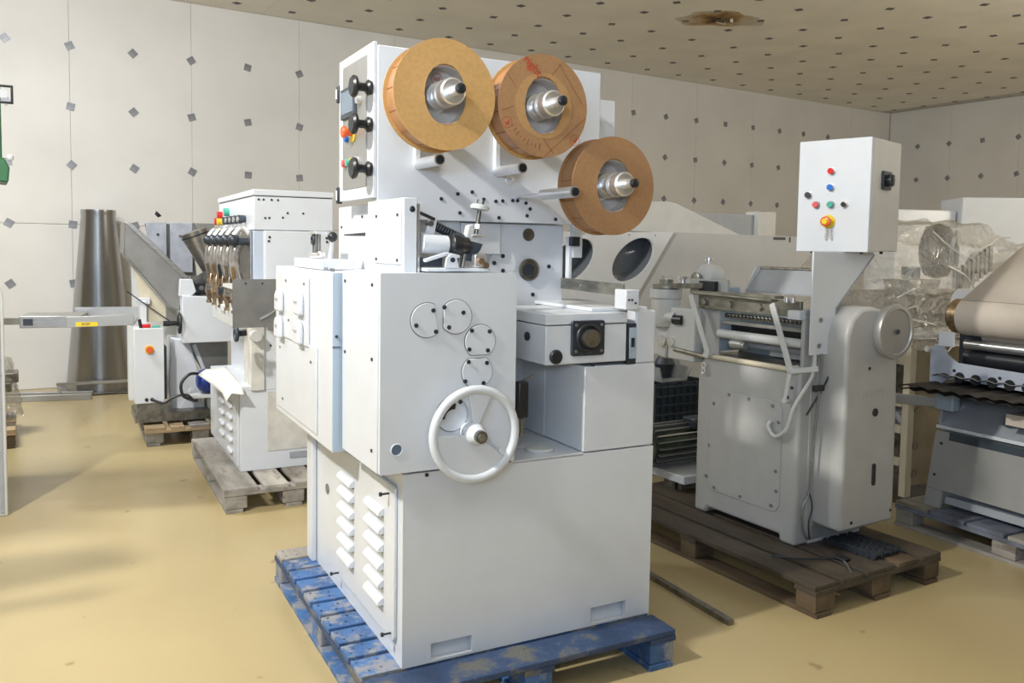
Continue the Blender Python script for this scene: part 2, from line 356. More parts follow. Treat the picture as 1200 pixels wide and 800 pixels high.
pallet('blue painted wooden pallet under the white machine with paper reels', at(MP, MA, (-.145, -.165, 0)), MA, 1.197, 1.50, [BLUEWD]+[BLUEW]*9+[GREYW, BLUEW], 'x',
       widths=[.15, .125, .095, .11, .11, .11, .105, .11, .095, .11, .13], nails=True)
LP = (-1.6736, 4.919)
pallet('weathered grey wooden pallet under the white machine with a paper sheet on its ledge', LP, MA, .80, 1.47, [GREYW, GREYW2, GREYW], 'y', widths=[.20, .145, .145, .20])
HP = (-2.830, 6.5315)
pallet('pale new pine pallet with grey blocks under the steel hopper machine', HP, MA, .80, 1.2, [PINE, PINE, GREYW], 'y', widths=[.145, .1, .145, .1, .145])
RP = (1.403, 4.105); RA2 = 31.0
pallet('dark oily wooden pallet under the machine with the control box', at(RP, RA2, (-.315, -.395, 0)), RA2, .905, 1.62, [DARKW, DARKW, DARKW, DARKW2], 'y', widths=[.145, .145, .2, .145, .145])
FP = (2.4066, 4.8665); FA = 27.0
pallet('slate blue pallet at the right under the machine with the wide fabric roller', at(FP, FA, (-.09, -1.22, 0)), FA, 1.1, 1.34, [SLATEW, SLATEW, GREYW], 'x', nb=6)

# ================================================================== MAIN MACHINE
M = thing('wrapping_machine', 'tall white wrapping machine in the centre with handwheel and three reel spindles', 'machine', (MP[0], MP[1], .145), MA)
def Mm(b, name, m=None, **k): return b.make(name, m or WHITE, M, **k)
# base cabinet
Mm(B().box(.002, 1.043, .06, 1.21, 0, .678), 'base_body')
fr = B().holed([(0, 0), (1.045, 0), (1.045, .678), (0, .678)], [[(.107, .01), (.264, .01), (.264, .068), (.107, .068)], [(.768, .01), (.930, .01), (.930, .072), (.768, .072)]], 'y', 0, .02)
Mm(fr, 'front_panel', smooth=False, label='flat white lower panel with two fork pockets')
Mm(B().box(0, .02, .02, .06, 0, .678).box(1.025, 1.045, .02, .06, 0, .678).box(.02, 1.025, .02, .06, .66, .678), 'panel_edge', smooth=False)
for x0, x1 in ((.107, .264), (.768, .930)):
    Mm(B().prism([(.02, .0), (.0595, .0), (.0595, .075), (.045, .075)], 'x', x0-.01, x1+.01), 'fork_pocket', WHITE, smooth=False)
Mm(B().box(-.022, 0, 1.12, 1.21, 0, .66), 'rear_edge_strip', bevel=.004)
Mm(B().prism(rrect(.05, .73, .075, .622, .02), 'x', -.014, -.001), 'louvre_panel', bevel=.003, label='side panel with two columns of louvres')
lp = bpy.data.objects['louvre_panel']
lb = B()
n_ = 8
V = []; F = []
for j in range(n_+1):
    t = j/n_*PI/2
    for y in (-.095, -.08, .08, .095):
        e = 0 if abs(y) > .09 else 1
        V.append((-.026*math.sin(t)*e*(1 if e else 0), y, .018*math.cos(t)-.0))
lv = B().prism([(0, .018), (-.012, .013), (-.022, .002), (-.024, -.01), (-.002, -.012), (0, -.012)], 'y', -.088, .088)
pos = [(-.014, .59, z) for z in (.515, .455, .39, .325, .26, .195)]+[(-.014, .24, z) for z in (.505, .44, .375, .31, .245, .18)]
repeat('louvre', lv, WHITE, lp, pos, bevel=.006)
sl = B().box(-.001, 0, -.08, .08, -.006, 0)
repeat('louvre_slot', sl, BLACK, lp, [(a-.0005, b, c-.0135) for a, b, c in pos])
bolt = B().cyl((0, 0, 0), (-.03, 0, 0), .004, n=8).cyl((-.03, 0, 0), (-.038, 0, 0), .008, n=8)
repeat('panel_bolt', bolt, SCRW, lp, [(-.012, .10, .59), (-.012, .715, .09), (-.012, .075, .10)])
Mm(B().cyl((0, .94, .385), (-.003, .94, .385), .022, n=20), 'side_hole', SCRL)
# door box with gearing
Mm(B().box(-.094, .412, 0, .40, .690, 1.358), 'gear_housing', bevel=.004)
dp = Mm(B().holed(rrect(-.090, .414, .690, 1.361, .004), [ell(-.031, .771, .019)], 'y', -.02, -.003), 'gear_door', bevel=0, smooth=False, label='flat front door with four round covers')
Mm(B().cyl((-.031, -.012, .771), (-.031, -.0035, .771), .019), 'sight_glass', GAUGE)
Mm(B().torus((-.031, -.021, .771), (0, 1, 0), .020, .002), 'sight_ring')
screws(M, 'x', [(-.094, .05, .76), (-.094, .05, 1.07), (-.094, .05, 1.32), (-.094, .36, 1.32), (-.094, .36, 1.06)], .006)
cov = [(.0735, 1.203), (.180, 1.212), (.272, 1.124), (.262, 1.018), (.168, .875)]
for i, (x, z) in enumerate(cov):
    R = .058
    # chord cut where neighbouring covers meet
    pts = ell(x, z, R, n=40)
    if i == 0: pts = [q for q in pts if q[0] < x+.040+(z-q[1])*.18]
    if i == 1: pts = [q for q in pts if q[0] > x-.050]
    if i == 2: pts = [q for q in pts if q[1] > z-.050]
    if i == 3: pts = [q for q in pts if q[1] < z+.048]
    c = B().prism(pts, 'y', -.024, -.0205); Mm(c, 'round_cover', bevel=.0015, seg=1)
    Mm(B().prism([((a-x)*1.05+x-.0005, (b-z)*1.05+z) for a, b in pts], 'y', -.0207, -.02), 'cover_joint', SCRL, smooth=False)
screws(M, 'y', [(x, -.024, z) for x, z in [(.033, 1.187), (.094, 1.236), (.104, 1.164), (.134, 1.246), (.205, 1.226), (.152, 1.177), (.238, 1.163), (.306, 1.158), (.300, 1.092), (.229, 1.098), (.227, 1.055), (.297, 1.048), (.215, .988), (.285, .978), (.130, .900), (.197, .918)]], .0075, SCRW)
screws(M, 'y', [(.085, -.0, .669)], .007)
# handwheel
hc = Vector((.231, -.075, .812))
hw = Mm(B().torus(hc, (0, 1, 0), .154, .0155, n=64, m=14), 'handwheel', label='thick white handwheel rim')
def sector(a0, a1, R, r0=.03, n=14):
    return [(hc.x+R*math.cos(a0+(a1-a0)*k/n), hc.z+R*math.sin(a0+(a1-a0)*k/n)) for k in range(n+1)]+[(hc.x+r0*math.cos(a1-(a1-a0)*k/4), hc.z+r0*math.sin(a1-(a1-a0)*k/4)) for k in range(5)]
b = B(); D2 = math.radians
b.prism(sector(D2(178), D2(322), .145), 'y', hc.y-.004, hc.y+.010)
b.prism(sector(D2(65), D2(100), .145), 'y', hc.y-.004, hc.y+.010)
b.prism([(hc.x+.118*math.cos(D2(a)), hc.z+.118*math.sin(D2(a))) for a in (322, 330)]+[(hc.x+.145*math.cos(D2(a)), hc.z+.145*math.sin(D2(a))) for a in (330, 322)], 'y', hc.y-.003, hc.y+.010)
b.make('wheel_web', WHITE, hw, bevel=.003)
B().lathe([(-.040, .024), (-.02, .030), (-.012, .036), (.02, .042), (.052, .034)], hc, (0, 1, 0)).make('wheel_hub', WHITE, hw)
B().cyl(hc+Vector((0, -.055, 0)), hc+Vector((0, -.041, 0)), .0215).make('hub_ring', DSTEEL, hw)
B().cyl(hc+Vector((0, -.062, 0)), hc+Vector((0, -.054, 0)), .014, n=6).make('hub_nut', BARST, hw)
b = B().prism(ell(.172, .862, .052, n=16, a0=D2(80), a1=D2(180))+ell(.172, .862, .032, n=12, a0=D2(180), a1=D2(80)), 'y', -.026, -.0245); Mm(b, 'cover_slot', BLACK, smooth=False)
# second side box behind
Mm(B().box(-.127, .20, .424, 1.37, .672, 1.350), 'side_box', bevel=.004)
Mm(B().box(-.124, .19, .4205, .4238, .675, 1.347), 'side_box_front', mat('white sheet tinted for cool light', (.42, .52, .62), .35, var=.02), smooth=False)  # blue of the cool light put into the colour of this white face
Mm(B().box(-.133, -.1275, .62, 1.33, .70, 1.045), 'side_box_panel', bevel=.003)
bp_ = Mm(B().box(-.140, -.1275, .74, 1.30, 1.035, 1.315), 'bearing_plate', bevel=.004)
for y, z in ((.83, 1.225), (1.19, 1.215), (.84, 1.105), (1.2, 1.095)):
    B().prism(ell(y, z+.0, .048, .030, n=24)+[], 'x', -.165, -.1405).prism([(y-.048, z), (y+.048, z), (y+.048, z-.065), (y-.048, z-.065)], 'x', -.165, -.1405).make('boss', WHITE, bp_, bevel=.008)
screws(M, 'x', [(-.141, 1.05, 1.12), (-.141, 1.1, 1.29), (-.141, .78, 1.29), (-.134, 1.25, .98), (-.134, .70, .98), (-.134, 1.2, .75)], .006, SCRL)
screws(M, 'y', [(-.11, .42, 1.11)], .006)
Mm(B().box(-.126, -.095, .4185, .42, 1.068, 1.072), 'box_seam', SCRW, smooth=False)
# upper machine: column box
Mm(B().box(.11, .40, .50, 1.15, 1.35, 1.62), 'upper_side_body', bevel=.003)
cb = Mm(B().box(.05, .10, .145, .545, 1.352, 1.62), 'column_box', bevel=.003)
B().box(.044, .05, .165, .45, 1.385, 1.575).make('column_panel', WHITE, cb, bevel=.002)
screws(M, 'x', [(.044, .19, 1.40), (.044, .42, 1.40), (.044, .19, 1.56), (.044, .42, 1.56), (.11, .80, 1.57), (.11, 1.1, 1.53)], .006)
Mm(B().box(.104, .112, .15, .45, 1.355, 1.60), 'guide_strip', CHROME)
Mm(B().prism([(.76, 1.490), (1.06, 1.493), (1.06, 1.497), (.76, 1.503)], 'x', .107, .111), 'slot', BLACK, smooth=False)
# big plates
up_ = Mm(B().box(.056, 1.058, .45, .475, 1.552, 2.205), 'reel_plate', bevel=.003)
Mm(B().box(.10, 1.03, .476, .90, 1.65, 2.20), 'upper_housing', bevel=.003)
Mm(B().box(.70, 1.375, .80, 1.15, 1.62, 2.165), 'rear_housing', bevel=.004)
hb = Mm(B().box(.056, .0995, .476, .90, 1.645, 2.21), 'hmi_cabinet', bevel=.004)
Mm(B().box(.040, .056, .452, .905, 1.632, 2.217), 'hmi_door', bevel=.003, label='white hinged door framing the control panel')
Mm(B().box(.0365, .0405, .525, .84, 1.68, 2.18), 'control_panel', ALU, smooth=False, label='grey aluminium control panel')
Mm(B().box(.026, .0366, .645, .842, 1.966, 2.090), 'touch_screen', DBLUE, bevel=.004, label='dark framed touch screen')
Mm(B().box(.0245, .026, .665, .825, 1.985, 2.075), 'screen_glass', GAUGE, smooth=False)
Mm(B().cyl((.036, .60, 2.02), (.018, .60, 2.02), .017), 'key_switch', CHROME)
es = Mm(B().cyl((.036, .695, 1.902), (.031, .695, 1.902), .040), 'emergency_stop', YEL, label='yellow disc with red mushroom button')
B().cyl((.031, .695, 1.902), (.008, .695, 1.902), .014).lathe([(0, .016), (.006, .024), (.016, .024), (.022, .018)], (.010, .695, 1.902), (-1, 0, 0)).make('mushroom_button', ORG, es)
Mm(B().cyl((.036, .77, 1.885), (.022, .77, 1.885), .014), 'push_button', BLUEB, label='blue push button')
for i, (y, m_) in enumerate(((.79, PINK), (.735, GRN), (.675, YEL), (.625, CHROME))):
    q = Mm(B().cyl((.036, y, 1.785), (.018, y, 1.785), .015), 'push_button', m_)
for z in (2.085, 1.66):
    h = Mm(B().box(.032, .052, .895, .925, z-.035, z+.035), 'hinge', BLACK, bevel=.003); B().cyl((.030, .91, z-.02), (.030, .91, z+.02), .006).make('hinge_pin', CHROME, h)
for z in (2.046, 1.908, 1.741):
    k = Mm(B().cyl((.04, .475, z), (-.015, .475, z), .016), 'door_knob', BLACK, label='black double disc knob')
    B().lathe([(0, .016), (.012, .040), (.022, .042), (.030, .034)], (-.010, .475, z), (-1, 0, 0)).make('knob_disc', BLACK, k)
    B().lathe([(0, .026), (.012, .030), (.020, .022)], (.038, .475, z), (-1, 0, 0)).make('knob_collar', BLACK, k)
Mm(B().box(.15, .915, .50, .53, .70, 1.55), 'lower_plate', bevel=.003)
Mm(B().box(.18, .90, .53, 1.15, .68, 1.60), 'frame_body', bevel=.003)
Mm(B().box(.23, .42, .485, .50, 1.36, 1.615), 'recess_plate', GREYP if False else WHITE, bevel=.006)
Mm(B().box(.42, .60, .478, .500, 1.42, 1.548), 'step_plate', bevel=.004)
Mm(B().cyl((.618, .5, 1.384), (.618, .492, 1.384), .062, n=32), 'round_cover')
Mm(B().cyl((.741, .5, 1.505), (.741, .494, 1.505), .027), 'plug', DSTEEL)
q = Mm(B().lathe([(0, .047), (.012, .047), (.012, .036), (.004, .034)], (.744, .5, 1.357), (0, -1, 0), 32), 'bearing_cap', DSTEEL); B().cyl((.744, .495, 1.357), (.744, .487, 1.357), .025).make('cap_centre', SCRW, q)
screws(M, 'y', [(.844, .5, 1.371), (.767, .5, 1.251), (.617, .492, 1.414), (.577, .492, 1.385), (.618, .492, 1.353), (.55, .5, 1.44)], .009)
screws(M, 'y', [(.319, .45, 1.638), (.39, .45, 1.66), (.505, .45, 1.643), (.453, .45, 1.67), (.591, .45, 1.640), (.56, .45, 1.637), (.638, .45, 1.643), (.66, .45, 1.643), (.72, .45, 1.611), (.706, .45, 1.583), (.844, .45, 1.572), (.575, .45, 1.571), (.70, .45, 1.635), (.40, .45, 1.585)], .0075)
# spindles (part of machine)
for (x, z) in ((.165, 1.972), (.557, 1.968), (.873, 1.695)):
    s_ = Mm(B().cyl((x, .45, z), (x, .02, z), .026), 'reel_spindle', CHROME, label='bright turned spindle')
    B().lathe([(0, .049), (.055, .049), (.057, .034), (.095, .034), (.097, .046), (.112, .048), (.114, .036), (.130, .036), (.132, .046), (.170, .046), (.175, .040)], (x, .16, z), (0, -1, 0), 32).make('spindle_hub', CHROME, s_)
    B().cyl((x, .0, z), (x, -.068, z), .019).make('spindle_tip', CHROME, s_)
    B().lathe([(0, .017), (.010, .017), (.013, .013)], (x, -.069, z), (0, -1, 0)).make('end_cap', BLACK, s_)
# guide rollers
for (x, z, ye) in ((.221, 1.768, .235), (.566, 1.757, .235), (.660, 1.658, .0)):
    s_ = Mm(B().cyl((x, .45 if ye > .1 else .24, z), (x, ye, z), .021), 'guide_roller', CHROME, label='bright metal guide roller'); B().cyl((x, ye+.001, z), (x, ye-.005, z), .016).make('end_cap', BLACK, s_)
    if ye < .1: B().cyl((x, .45, z-.0), (x, .23, z), .007).make('roller_axle', CHROME, s_)
    if ye > .1: B().bar((x-.01, .44, z+.16), (x-.01, .44, z), .022, .03).make('roller_arm', WHITE, s_, bevel=.003)
Mm(B().torus((.62, .448, 1.725), (0, 1, 0), .017, .004), 'hook_ring', CHROME)
Mm(B().box(.93, .975, .44, .47, 1.41, 1.55).box(.915, .93, .45, .48, 1.30, 1.50), 'sensor_bracket', bevel=.002); Mm(B().box(.905, .945, .41, .44, 1.46, 1.50), 'sensor', BLACK, bevel=.003)
# mechanism on top of gear housing
Mm(B().box(.12, .36, .10, .34, 1.362, 1.375), 'mounting_plate', bevel=.003)
q = Mm(B().cyl((.125, .17, 1.462), (.225, .17, 1.455), .036, n=28), 'drum', WHITE, label='white drum with black end ring')
B().lathe([(0, .038), (.012, .040), (.018, .046), (.04, .048), (.06, .040), (.085, .034)], (.222, .17, 1.455), (1, 0, -.05), 28).make('drum_ring', BLACK, q)
B().prism([(.285, 1.478), (.36, 1.462), (.35, 1.44), (.315, 1.398), (.28, 1.405)], 'y', .145, .195).make('drum_jaw', DBLUE, q, bevel=.004)
Mm(B().prism([(.125, 1.44), (.165, 1.44), (.185, 1.545), (.158, 1.55)], 'y', .165, .185), 'lever_arm', bevel=.003)
q = Mm(B().cyl((.092, .16, 1.578), (.172, .16, 1.547), .006), 'hand_lever', BLACK, label='black lever with ball knob'); B().ball((.082, .16, 1.58), .019).make('ball_knob', BLACK, q)
Mm(B().cyl((.158, .155, 1.532), (.158, .19, 1.532), .010), 'lever_pin', DSTEEL)
q = Mm(B().bar((.178, .19, 1.525), (.30, .19, 1.475), .035, .022), 'spring_rod', BLACK, label='black coil spring rod')
for k in range(11):
    t = k/10; B().torus((.19+.10*t, .185, 1.522-.042*t), (1, 0, -.42), .015, .0035, n=14, m=6).make('spring_coil', SCRW, q)
Mm(B().bar((.18, .2, 1.475), (.26, .2, 1.50), .02, .012), 'link_bar', DBLUE, bevel=.002)
Mm(B().prism([(.30, 1.47), (.315, 1.53), (.335, 1.535), (.335, 1.50), (.365, 1.495), (.358, 1.44), (.30, 1.452)], 'y', .175, .21), 'fork_bracket', WHITE2, bevel=.003)
q = Mm(B().cyl((.347, .19, 1.475), (.366, .19, 1.60), .008), 'adjusting_screw', DSTEEL, label='threaded adjusting screw'); B().lathe([(0, .012), (.004, .035), (.016, .037), (.022, .030)], (.363, .19, 1.585), (.15, 0, 1), 28).make('knurled_wheel', WHITE2, q)
B().cyl((.366, .19, 1.605), (.369, .19, 1.625), .014, n=6).make('square_head', DSTEEL, q); B().cyl((.354, .19, 1.518), (.357, .19, 1.534), .014, n=6).make('lock_nut', CHROME, q); B().box(.325, .375, .17, .21, 1.487, 1.495).make('washer_plate', CHROME, q, bevel=.002)
Mm(B().bar((.118, .12, 1.40), (.20, .12, 1.425), .022, .012).bar((.20, .12, 1.425), (.25, .12, 1.415), .02, .012), 'white_link', bevel=.002)
Mm(B().box(.11, .205, .16, .19, 1.378, 1.410), 'dark_rail', DBLUE, bevel=.002)
q = Mm(B().prism([(.185, 1.376), (.19, 1.41), (.205, 1.424), (.228, 1.424), (.24, 1.376)], 'y', .09, .10), 'tab_plate', bevel=.002); screws(M, 'y', [(.213, .09, 1.404)], .009)
for x in (.245, .262, .278): Mm(B().cyl((x, .15, 1.376), (x+.01, .15, 1.43), .008), 'post', DSTEEL)
Mm(B().prism(rrect(.305, .352, 1.378, 1.425, .01), 'y', .10, .13), 'clamp_block', CHROME, bevel=.002); Mm(B().cyl((.325, .085, 1.40), (.325, .135, 1.40), .013, n=6).cyl((.345, .09, 1.385), (.345, .13, 1.385), .012), 'clamp_bolt', BRASS)
# rear left small mechanism
Mm(B().box(-.11, .018, .62, 1.08, 1.352, 1.392), 'side_ledge', bevel=.003)
q = Mm(B().box(-.05, 0, .95, 1.06, 1.495, 1.508), 'small_yoke', CHROME, bevel=.002)
for y in (.97, 1.04): B().cyl((-.03, y, 1.39), (-.03, y, 1.50), .009).make('yoke_post', DSTEEL, q)
B().torus((-.04, 1.03, 1.47), (1, 0, 0), .018, .006, n=20).make('yoke_ring', SCRW, q)
q = Mm(B().cyl((-.03, .80, 1.38), (-.035, .74, 1.47), .011, .006), 'hand_lever', WHITE, label='white lever with black ball knob'); B().ball((-.036, .735, 1.482), .021).make('ball_knob', BLACK, q)
Mm(B().cyl((-.06, .80, 1.405), (-.06, .98, 1.405), .012).ball((-.065, .80, 1.41), .016), 'clamp_rod', CHROME)
screws(M, 'z', [(-.10, .60, 1.35), (-.10, .52, 1.35), (-.115, .45, 1.35)], .007, SCRL, .012)
# recess right of the door: floor, wall, gearbox, column
Mm(B().box(.412, .72, .0, 1.15, .672, .682), 'recess_floor', smooth=False)
Mm(B().box(.40, .95, .72, .74, .682, 1.05), 'recess_wall', bevel=.002)
Mm(B().box(.720, 1.045, .002, .30, .683, 1.008), 'pedestal', bevel=.004)
Mm(B().box(.95, 1.045, .002, .60, 1.0085, 1.215), 'column', bevel=.008)
Mm(B().box(.72, .95, .30, .60, .683, 1.05), 'column_rear', bevel=.004)
gb = Mm(B().box(.547, .905, .0, .42, 1.022, 1.166), 'drive_box', bevel=.004, label='white box with square flange')
B().box(.545, .907, -.002, .44, 1.170, 1.210).make('drive_lid', WHITE, gb, bevel=.003)
B().box(.56, .90, .01, .40, 1.165, 1.171).make('lid_gasket', SCRW, gb, smooth=False)
Mm(B().box(.60, .74, .1, .35, 1.008, 1.022), 'drive_foot', GREYP)
fq = B().prism(rrect(.651, .796, 1.052, 1.190-.006, .01), 'y', -.014, -.001).make('flange', SCRW, gb, bevel=.003, label='black square bearing flange')
B().torus((.722, -.016, 1.119), (0, 1, 0), .048, .008, n=32).make('flange_ring', BLACK, gb); B().cyl((.722, -.014, 1.119), (.722, -.045, 1.119), .034).make('flange_shaft', DSTEEL, gb)
screws(gb, 'y', [(x, -.014, z) for x in (.668, .78) for z in (1.07, 1.168)], .006, SCRL)
B().lathe([(0, .027), (.006, .027), (.012, .022)], (.590, 0, 1.052), (0, -1, 0)).make('blank_plug', BLACK, gb); B().cyl((.547, .133, 1.117), (.538, .133, 1.117), .017, n=8).make('side_plug', SCRW, gb)
Mm(B().box(.908, .950, .0, .02, 1.0085, 1.165), 'notch_frame', SCRW, smooth=False)
Mm(B().box(.918, .948, -.003, .0, 1.03, 1.15), 'notch_plate', BLUEGREY, smooth=False); Mm(B().box(.925, .938, -.008, -.003, 1.075, 1.11), 'notch_latch', BLACK)
Mm(B().box(.78, 1.045, .06, .58, 1.2105, 1.225), 'column_cap', bevel=.003)
screws(M, 'z', [(.76, .01, 1.008), (.93, .01, 1.008)], .008)
q = Mm(B().box(.447, .49, .015, .05, .83, .965), 'grip', BLACK, bevel=.006, label='black hanging handle'); B().cyl((.470, .03, .83), (.470, .03, .775), .009).cyl((.470, .03, .775), (.470, .03, .762), .013, n=6).make('grip_stem', DSTEEL, q); B().bar((.46, .03, .965), (.515, .03, .985), .008, .005).make('grip_clip', DSTEEL, q)
Mm(B().lathe([(0, .05), (.006, .052), (.012, .05), (.018, .036)], (.545, .19, .682), (0, 0, 1)), 'loose_cap', WHITE2); Mm(B().lathe([(0, .055), (.008, .057), (.014, .053)], (.585, .10, .682), (0, 0, 1)), 'loose_cap', WHITE2)
# guide bar to the right
Mm(B().bar((.90, .48, 1.300), (.865, -.03, 1.296), .012, .046), 'guide_bar', BARST, bevel=.001, label='dull steel guide bar')
Mm(B().box(.845, .905, -.075, .0, 1.2255, 1.30), 'bar_block', WHITE, bevel=.003)
screws(M, 'y', [(.858, -.075, 1.262), (.872, -.075, 1.262), (.888, -.075, 1.25)], .004)
screws(M, 'x', [(.872, .1, 1.298), (.885, .30, 1.30)], .004, CHROME)

# ================================================================== REELS
def reel(label, x, z, y0, y1, R, mats, rot):
    t = thing('paper_reel', label, 'reel', at((MP[0], MP[1], .145), MA, (x, y1, z)), MA, 'kraft paper reels on the machine')
    d = y1-y0
    def dd(prof, nm, m, hole=.062, **k):
        return B().lathe([(0, hole)]+prof+[(prof[-1][0], hole), (0, hole)], (0, 0, 0), (0, -1, 0), 56).make(nm, m, t, **k)
    # flanges with polygon opening
    for a, b_, m_, nm in ((-.004, .0, mats[1], 'rear_flange'), (d, d+.004, mats[0], 'front_flange')):
        oc = [(.078*1.0*math.cos(q), .105*math.sin(q)) for q in [rot+2*PI*k/20 for k in range(20)]]
        B().holed(ell(0, 0, R, n=64), [oc], 'y', -b_, -a).make(nm, m_, t)
    dd([(0.001, R-.012), (d-.001, R-.012)], 'paper_roll', mats[2], hole=.10)
    return t, d
def hollow(t, d, m, R0=.050, R1=.1):
    B().lathe([(0, R0), (.0005, R1-.001), (.006, R1-.001), (.006, R0), (0, R0)], (0, -d*.12, 0), (0, -1, 0), 40).make('core_disc', m, t)
    B().lathe([(0, .0995), (d*.75, .0995), (d*.75, .097), (0, .097), (0, .0995)], (0, -d*.2, 0), (0, -1, 0), 40).make('core_tube', m, t)
r1, d1 = reel('upper left paper reel, yellow kraft flange with a red stamp in its hub', .168, 1.972, .065, .165, .190, (KRAFT, KRAFT, KRAFTSH), 0)
hollow(r1, d1, CORE)
r2_, d2 = reel('middle paper reel of the three, brown flange lettered in red', .557, 1.968, .065, .165, .186, (KRAFT2, KRAFT, KRAFTSH), 0)
hollow(r2_, d2, CORE)
r3, d3 = reel('lower right paper reel, plain dark brown flange', .873, 1.692, .065, .165, .188, (KRAFT2, KRAFT2, KRAFT2), 0)
hollow(r3, d3, CORE)
yf = -d1-.0045
def mark(t, pts, m=REDINK, w_=.0025, y=yf, nm='printed_line'):
    b = B()
    for a, c in zip(pts, pts[1:]): b.bar((a[0], y, a[1]), (c[0], y, c[1]), .0008, w_) if False else b.add([(a[0]-(c[1]-a[1])/math.dist(a, c)*w_/2, y, a[1]+(c[0]-a[0])/math.dist(a, c)*w_/2), (c[0]-(c[1]-a[1])/math.dist(a, c)*w_/2, y, c[1]+(c[0]-a[0])/math.dist(a, c)*w_/2), (c[0]+(c[1]-a[1])/math.dist(a, c)*w_/2, y, c[1]-(c[0]-a[0])/math.dist(a, c)*w_/2), (a[0]+(c[1]-a[1])/math.dist(a, c)*w_/2, y, a[1]-(c[0]-a[0])/math.dist(a, c)*w_/2)], [(0, 1, 2, 3)])
    return b.make(nm, m, t, smooth=False)
mark(r1, ell(0, .066, .020, n=24)+[(.020, .066)], w_=.002, y=-d1*.2-.003, nm='round_stamp'); text('bsf', .02, REDINK, r1, (0, -d1*.2-.004, .066), (PI/2, 0, 0), 'stamp')
text('right', .046, REDINK, r2_, (-.05, yf-.001, .137), (PI/2, D2(42), 0), 'printed_word', 'red printed word on the flange')
mark(r2_, [(.06, .158), (.165, .02)], BROWNINK); mark(r2_, [(.072, .158), (.028, .11)], BROWNINK); mark(r2_, [(.19-.01, -.03), (.005, -.183)], BROWNINK); mark(r2_, [(.0, -.12), (.045, -.17)], BROWNINK)
mark(r2_, [(-.15, .10), (-.115, .055)], BROWNINK); mark(r2_, [(-.172, -.03), (-.125, -.012)], BROWNINK)
for cx_, cz_ in ((-.15, -.07), (.135, -.115)): mark(r2_, ell(cx_, cz_, .020, n=20)+[(cx_+.02, cz_)], REDINK, .002, nm='round_stamp'); mark(r2_, [(cx_-.008, cz_-.002), (cx_+.002, cz_-.008), (cx_+.008, cz_+.008)], REDINK, .006, nm='stamp_mark')
for k in range(9):
    a = D2(212+6.5*k); R_ = .150; cx_, cz_ = R_*math.cos(a), R_*math.sin(a); h_ = .004+.004*((k*7) % 3)
    mark(r2_, [(cx_*(1-h_/.15), cz_*(1-h_/.15)), (cx_*(1+h_/.15), cz_*(1+h_/.15))], BROWNINK, .0035, nm='printed_letter')
B().holed(ell(0, 0, .118, n=48), [[(.080*math.cos(2*PI*k/20), .107*math.sin(2*PI*k/20)) for k in range(20)]], 'y', yf-.0004, yf+.0003).make('flange_inner_band', mat('mid brown kraft', (.45, .255, .10), .6, var=.05, scale=70), r2_, label='lighter kraft band round the hub')
for t_, n0 in ((r1, 0), (r2_, 3), (r3, 5)):      # seams on the rim of the wound paper
    for k in range(5):
        a = D2(150+25*k+n0*5); R_ = t_ is r3 and .1765 or .1785
        B().box(-.0008, .0008, -d1+.004, -.004, -.001, .001).make('wrapper_seam', BROWNINK, t_, smooth=False).location = (R_*math.cos(a), 0, R_*math.sin(a))

# ================================================================== SECOND WRAPPING MACHINE (left)
L = thing('wrapping_machine', 'smaller white wrapping machine on the grey pallet, left of the central one', 'machine', (LP[0], LP[1], .145), MA)
def Lm(b, name, m=None, **k): return b.make(name, m or WHITE, L, **k)
Lm(B().box(.161, .75, .376, 1.62, 0, .515), 'base_body', bevel=.004)
q = Lm(B().box(.150, .1605, .42, 1.55, .03, .50), 'louvre_panel', bevel=.003)
lv2 = B().prism([(0, .016), (-.012, .012), (-.020, .002), (-.022, -.01), (0, -.012)], 'y', -.075, .075)
repeat('louvre', lv2, WHITE, q, [(.150, .98, z) for z in (.43, .36, .285, .21, .135)]+[(.150, .66, z) for z in (.385, .31, .235, .16, .085)], bevel=.005)
Lm(B().box(.31, .75, .376, 1.60, .516, 1.532), 'upper_body', bevel=.004)
Lm(B().box(.255, .31, .386, 1.60, 1.20, 1.532), 'side_strip', mat('pale blue grey sheet', (.50, .56, .66), .35, var=.02))
Lm(B().box(.252, .755, .376, 1.75, 1.535, 1.745), 'head_box', bevel=.004)
Lm(B().box(.245, .76, .366, 1.76, 1.750, 1.788), 'head_lid', bevel=.005); Lm(B().box(.26, .75, .385, 1.74, 1.744, 1.751), 'lid_joint', SCRW, smooth=False)
Lm(B().box(.32, .745, .3665, .376, 1.0, 1.528), 'front_door', bevel=.002)
Lm(B().box(.33, .74, .371, .376, .12, .505), 'lower_door', DIRTY, smooth=False)
screws(L, 'y', [(x, .366, z-.145) for x, z in ((.345, 1.635), (.71, 1.635), (.34, 1.61), (.712, 1.61))], .008)
screws(L, 'y', [(x, .376, z-.145) for x, z in ((.31, 1.87), (.36, 1.87), (.40, 1.87), (.28, 1.87), (.43, 1.76), (.46, 1.79), (.56, 1.79), (.32, 1.755), (.345, 1.756))], .007)
Lm(B().lathe([(0, .032), (.012, .032), (.014, .02)], (.52, .366, 1.27), (0, -1, 0)), 'bearing_cap', BRASS)
Lm(B().cyl((.70, .366, 1.30), (.70, .35, 1.30), .006), 'door_pin', SCRW)
for y, z, m_ in ((1.60, 1.655, RED), (1.72, 1.61, RED), (1.60, 1.61, YEL), (1.30, 1.67, GRN)):
    Lm(B().cyl((.252, y, z), (.215, y, z), .028), 'push_button', m_)
for k in range(5): Lm(B().cyl((.252, 1.28-.155*k, 1.61), (.205, 1.28-.155*k, 1.605), .022, .030), 'rotary_knob', DBLUE); Lm(B().cyl((.205, 1.28-.155*k, 1.605), (.195, 1.28-.155*k, 1.605), .018), 'knob_cap', CHROME) if k else None
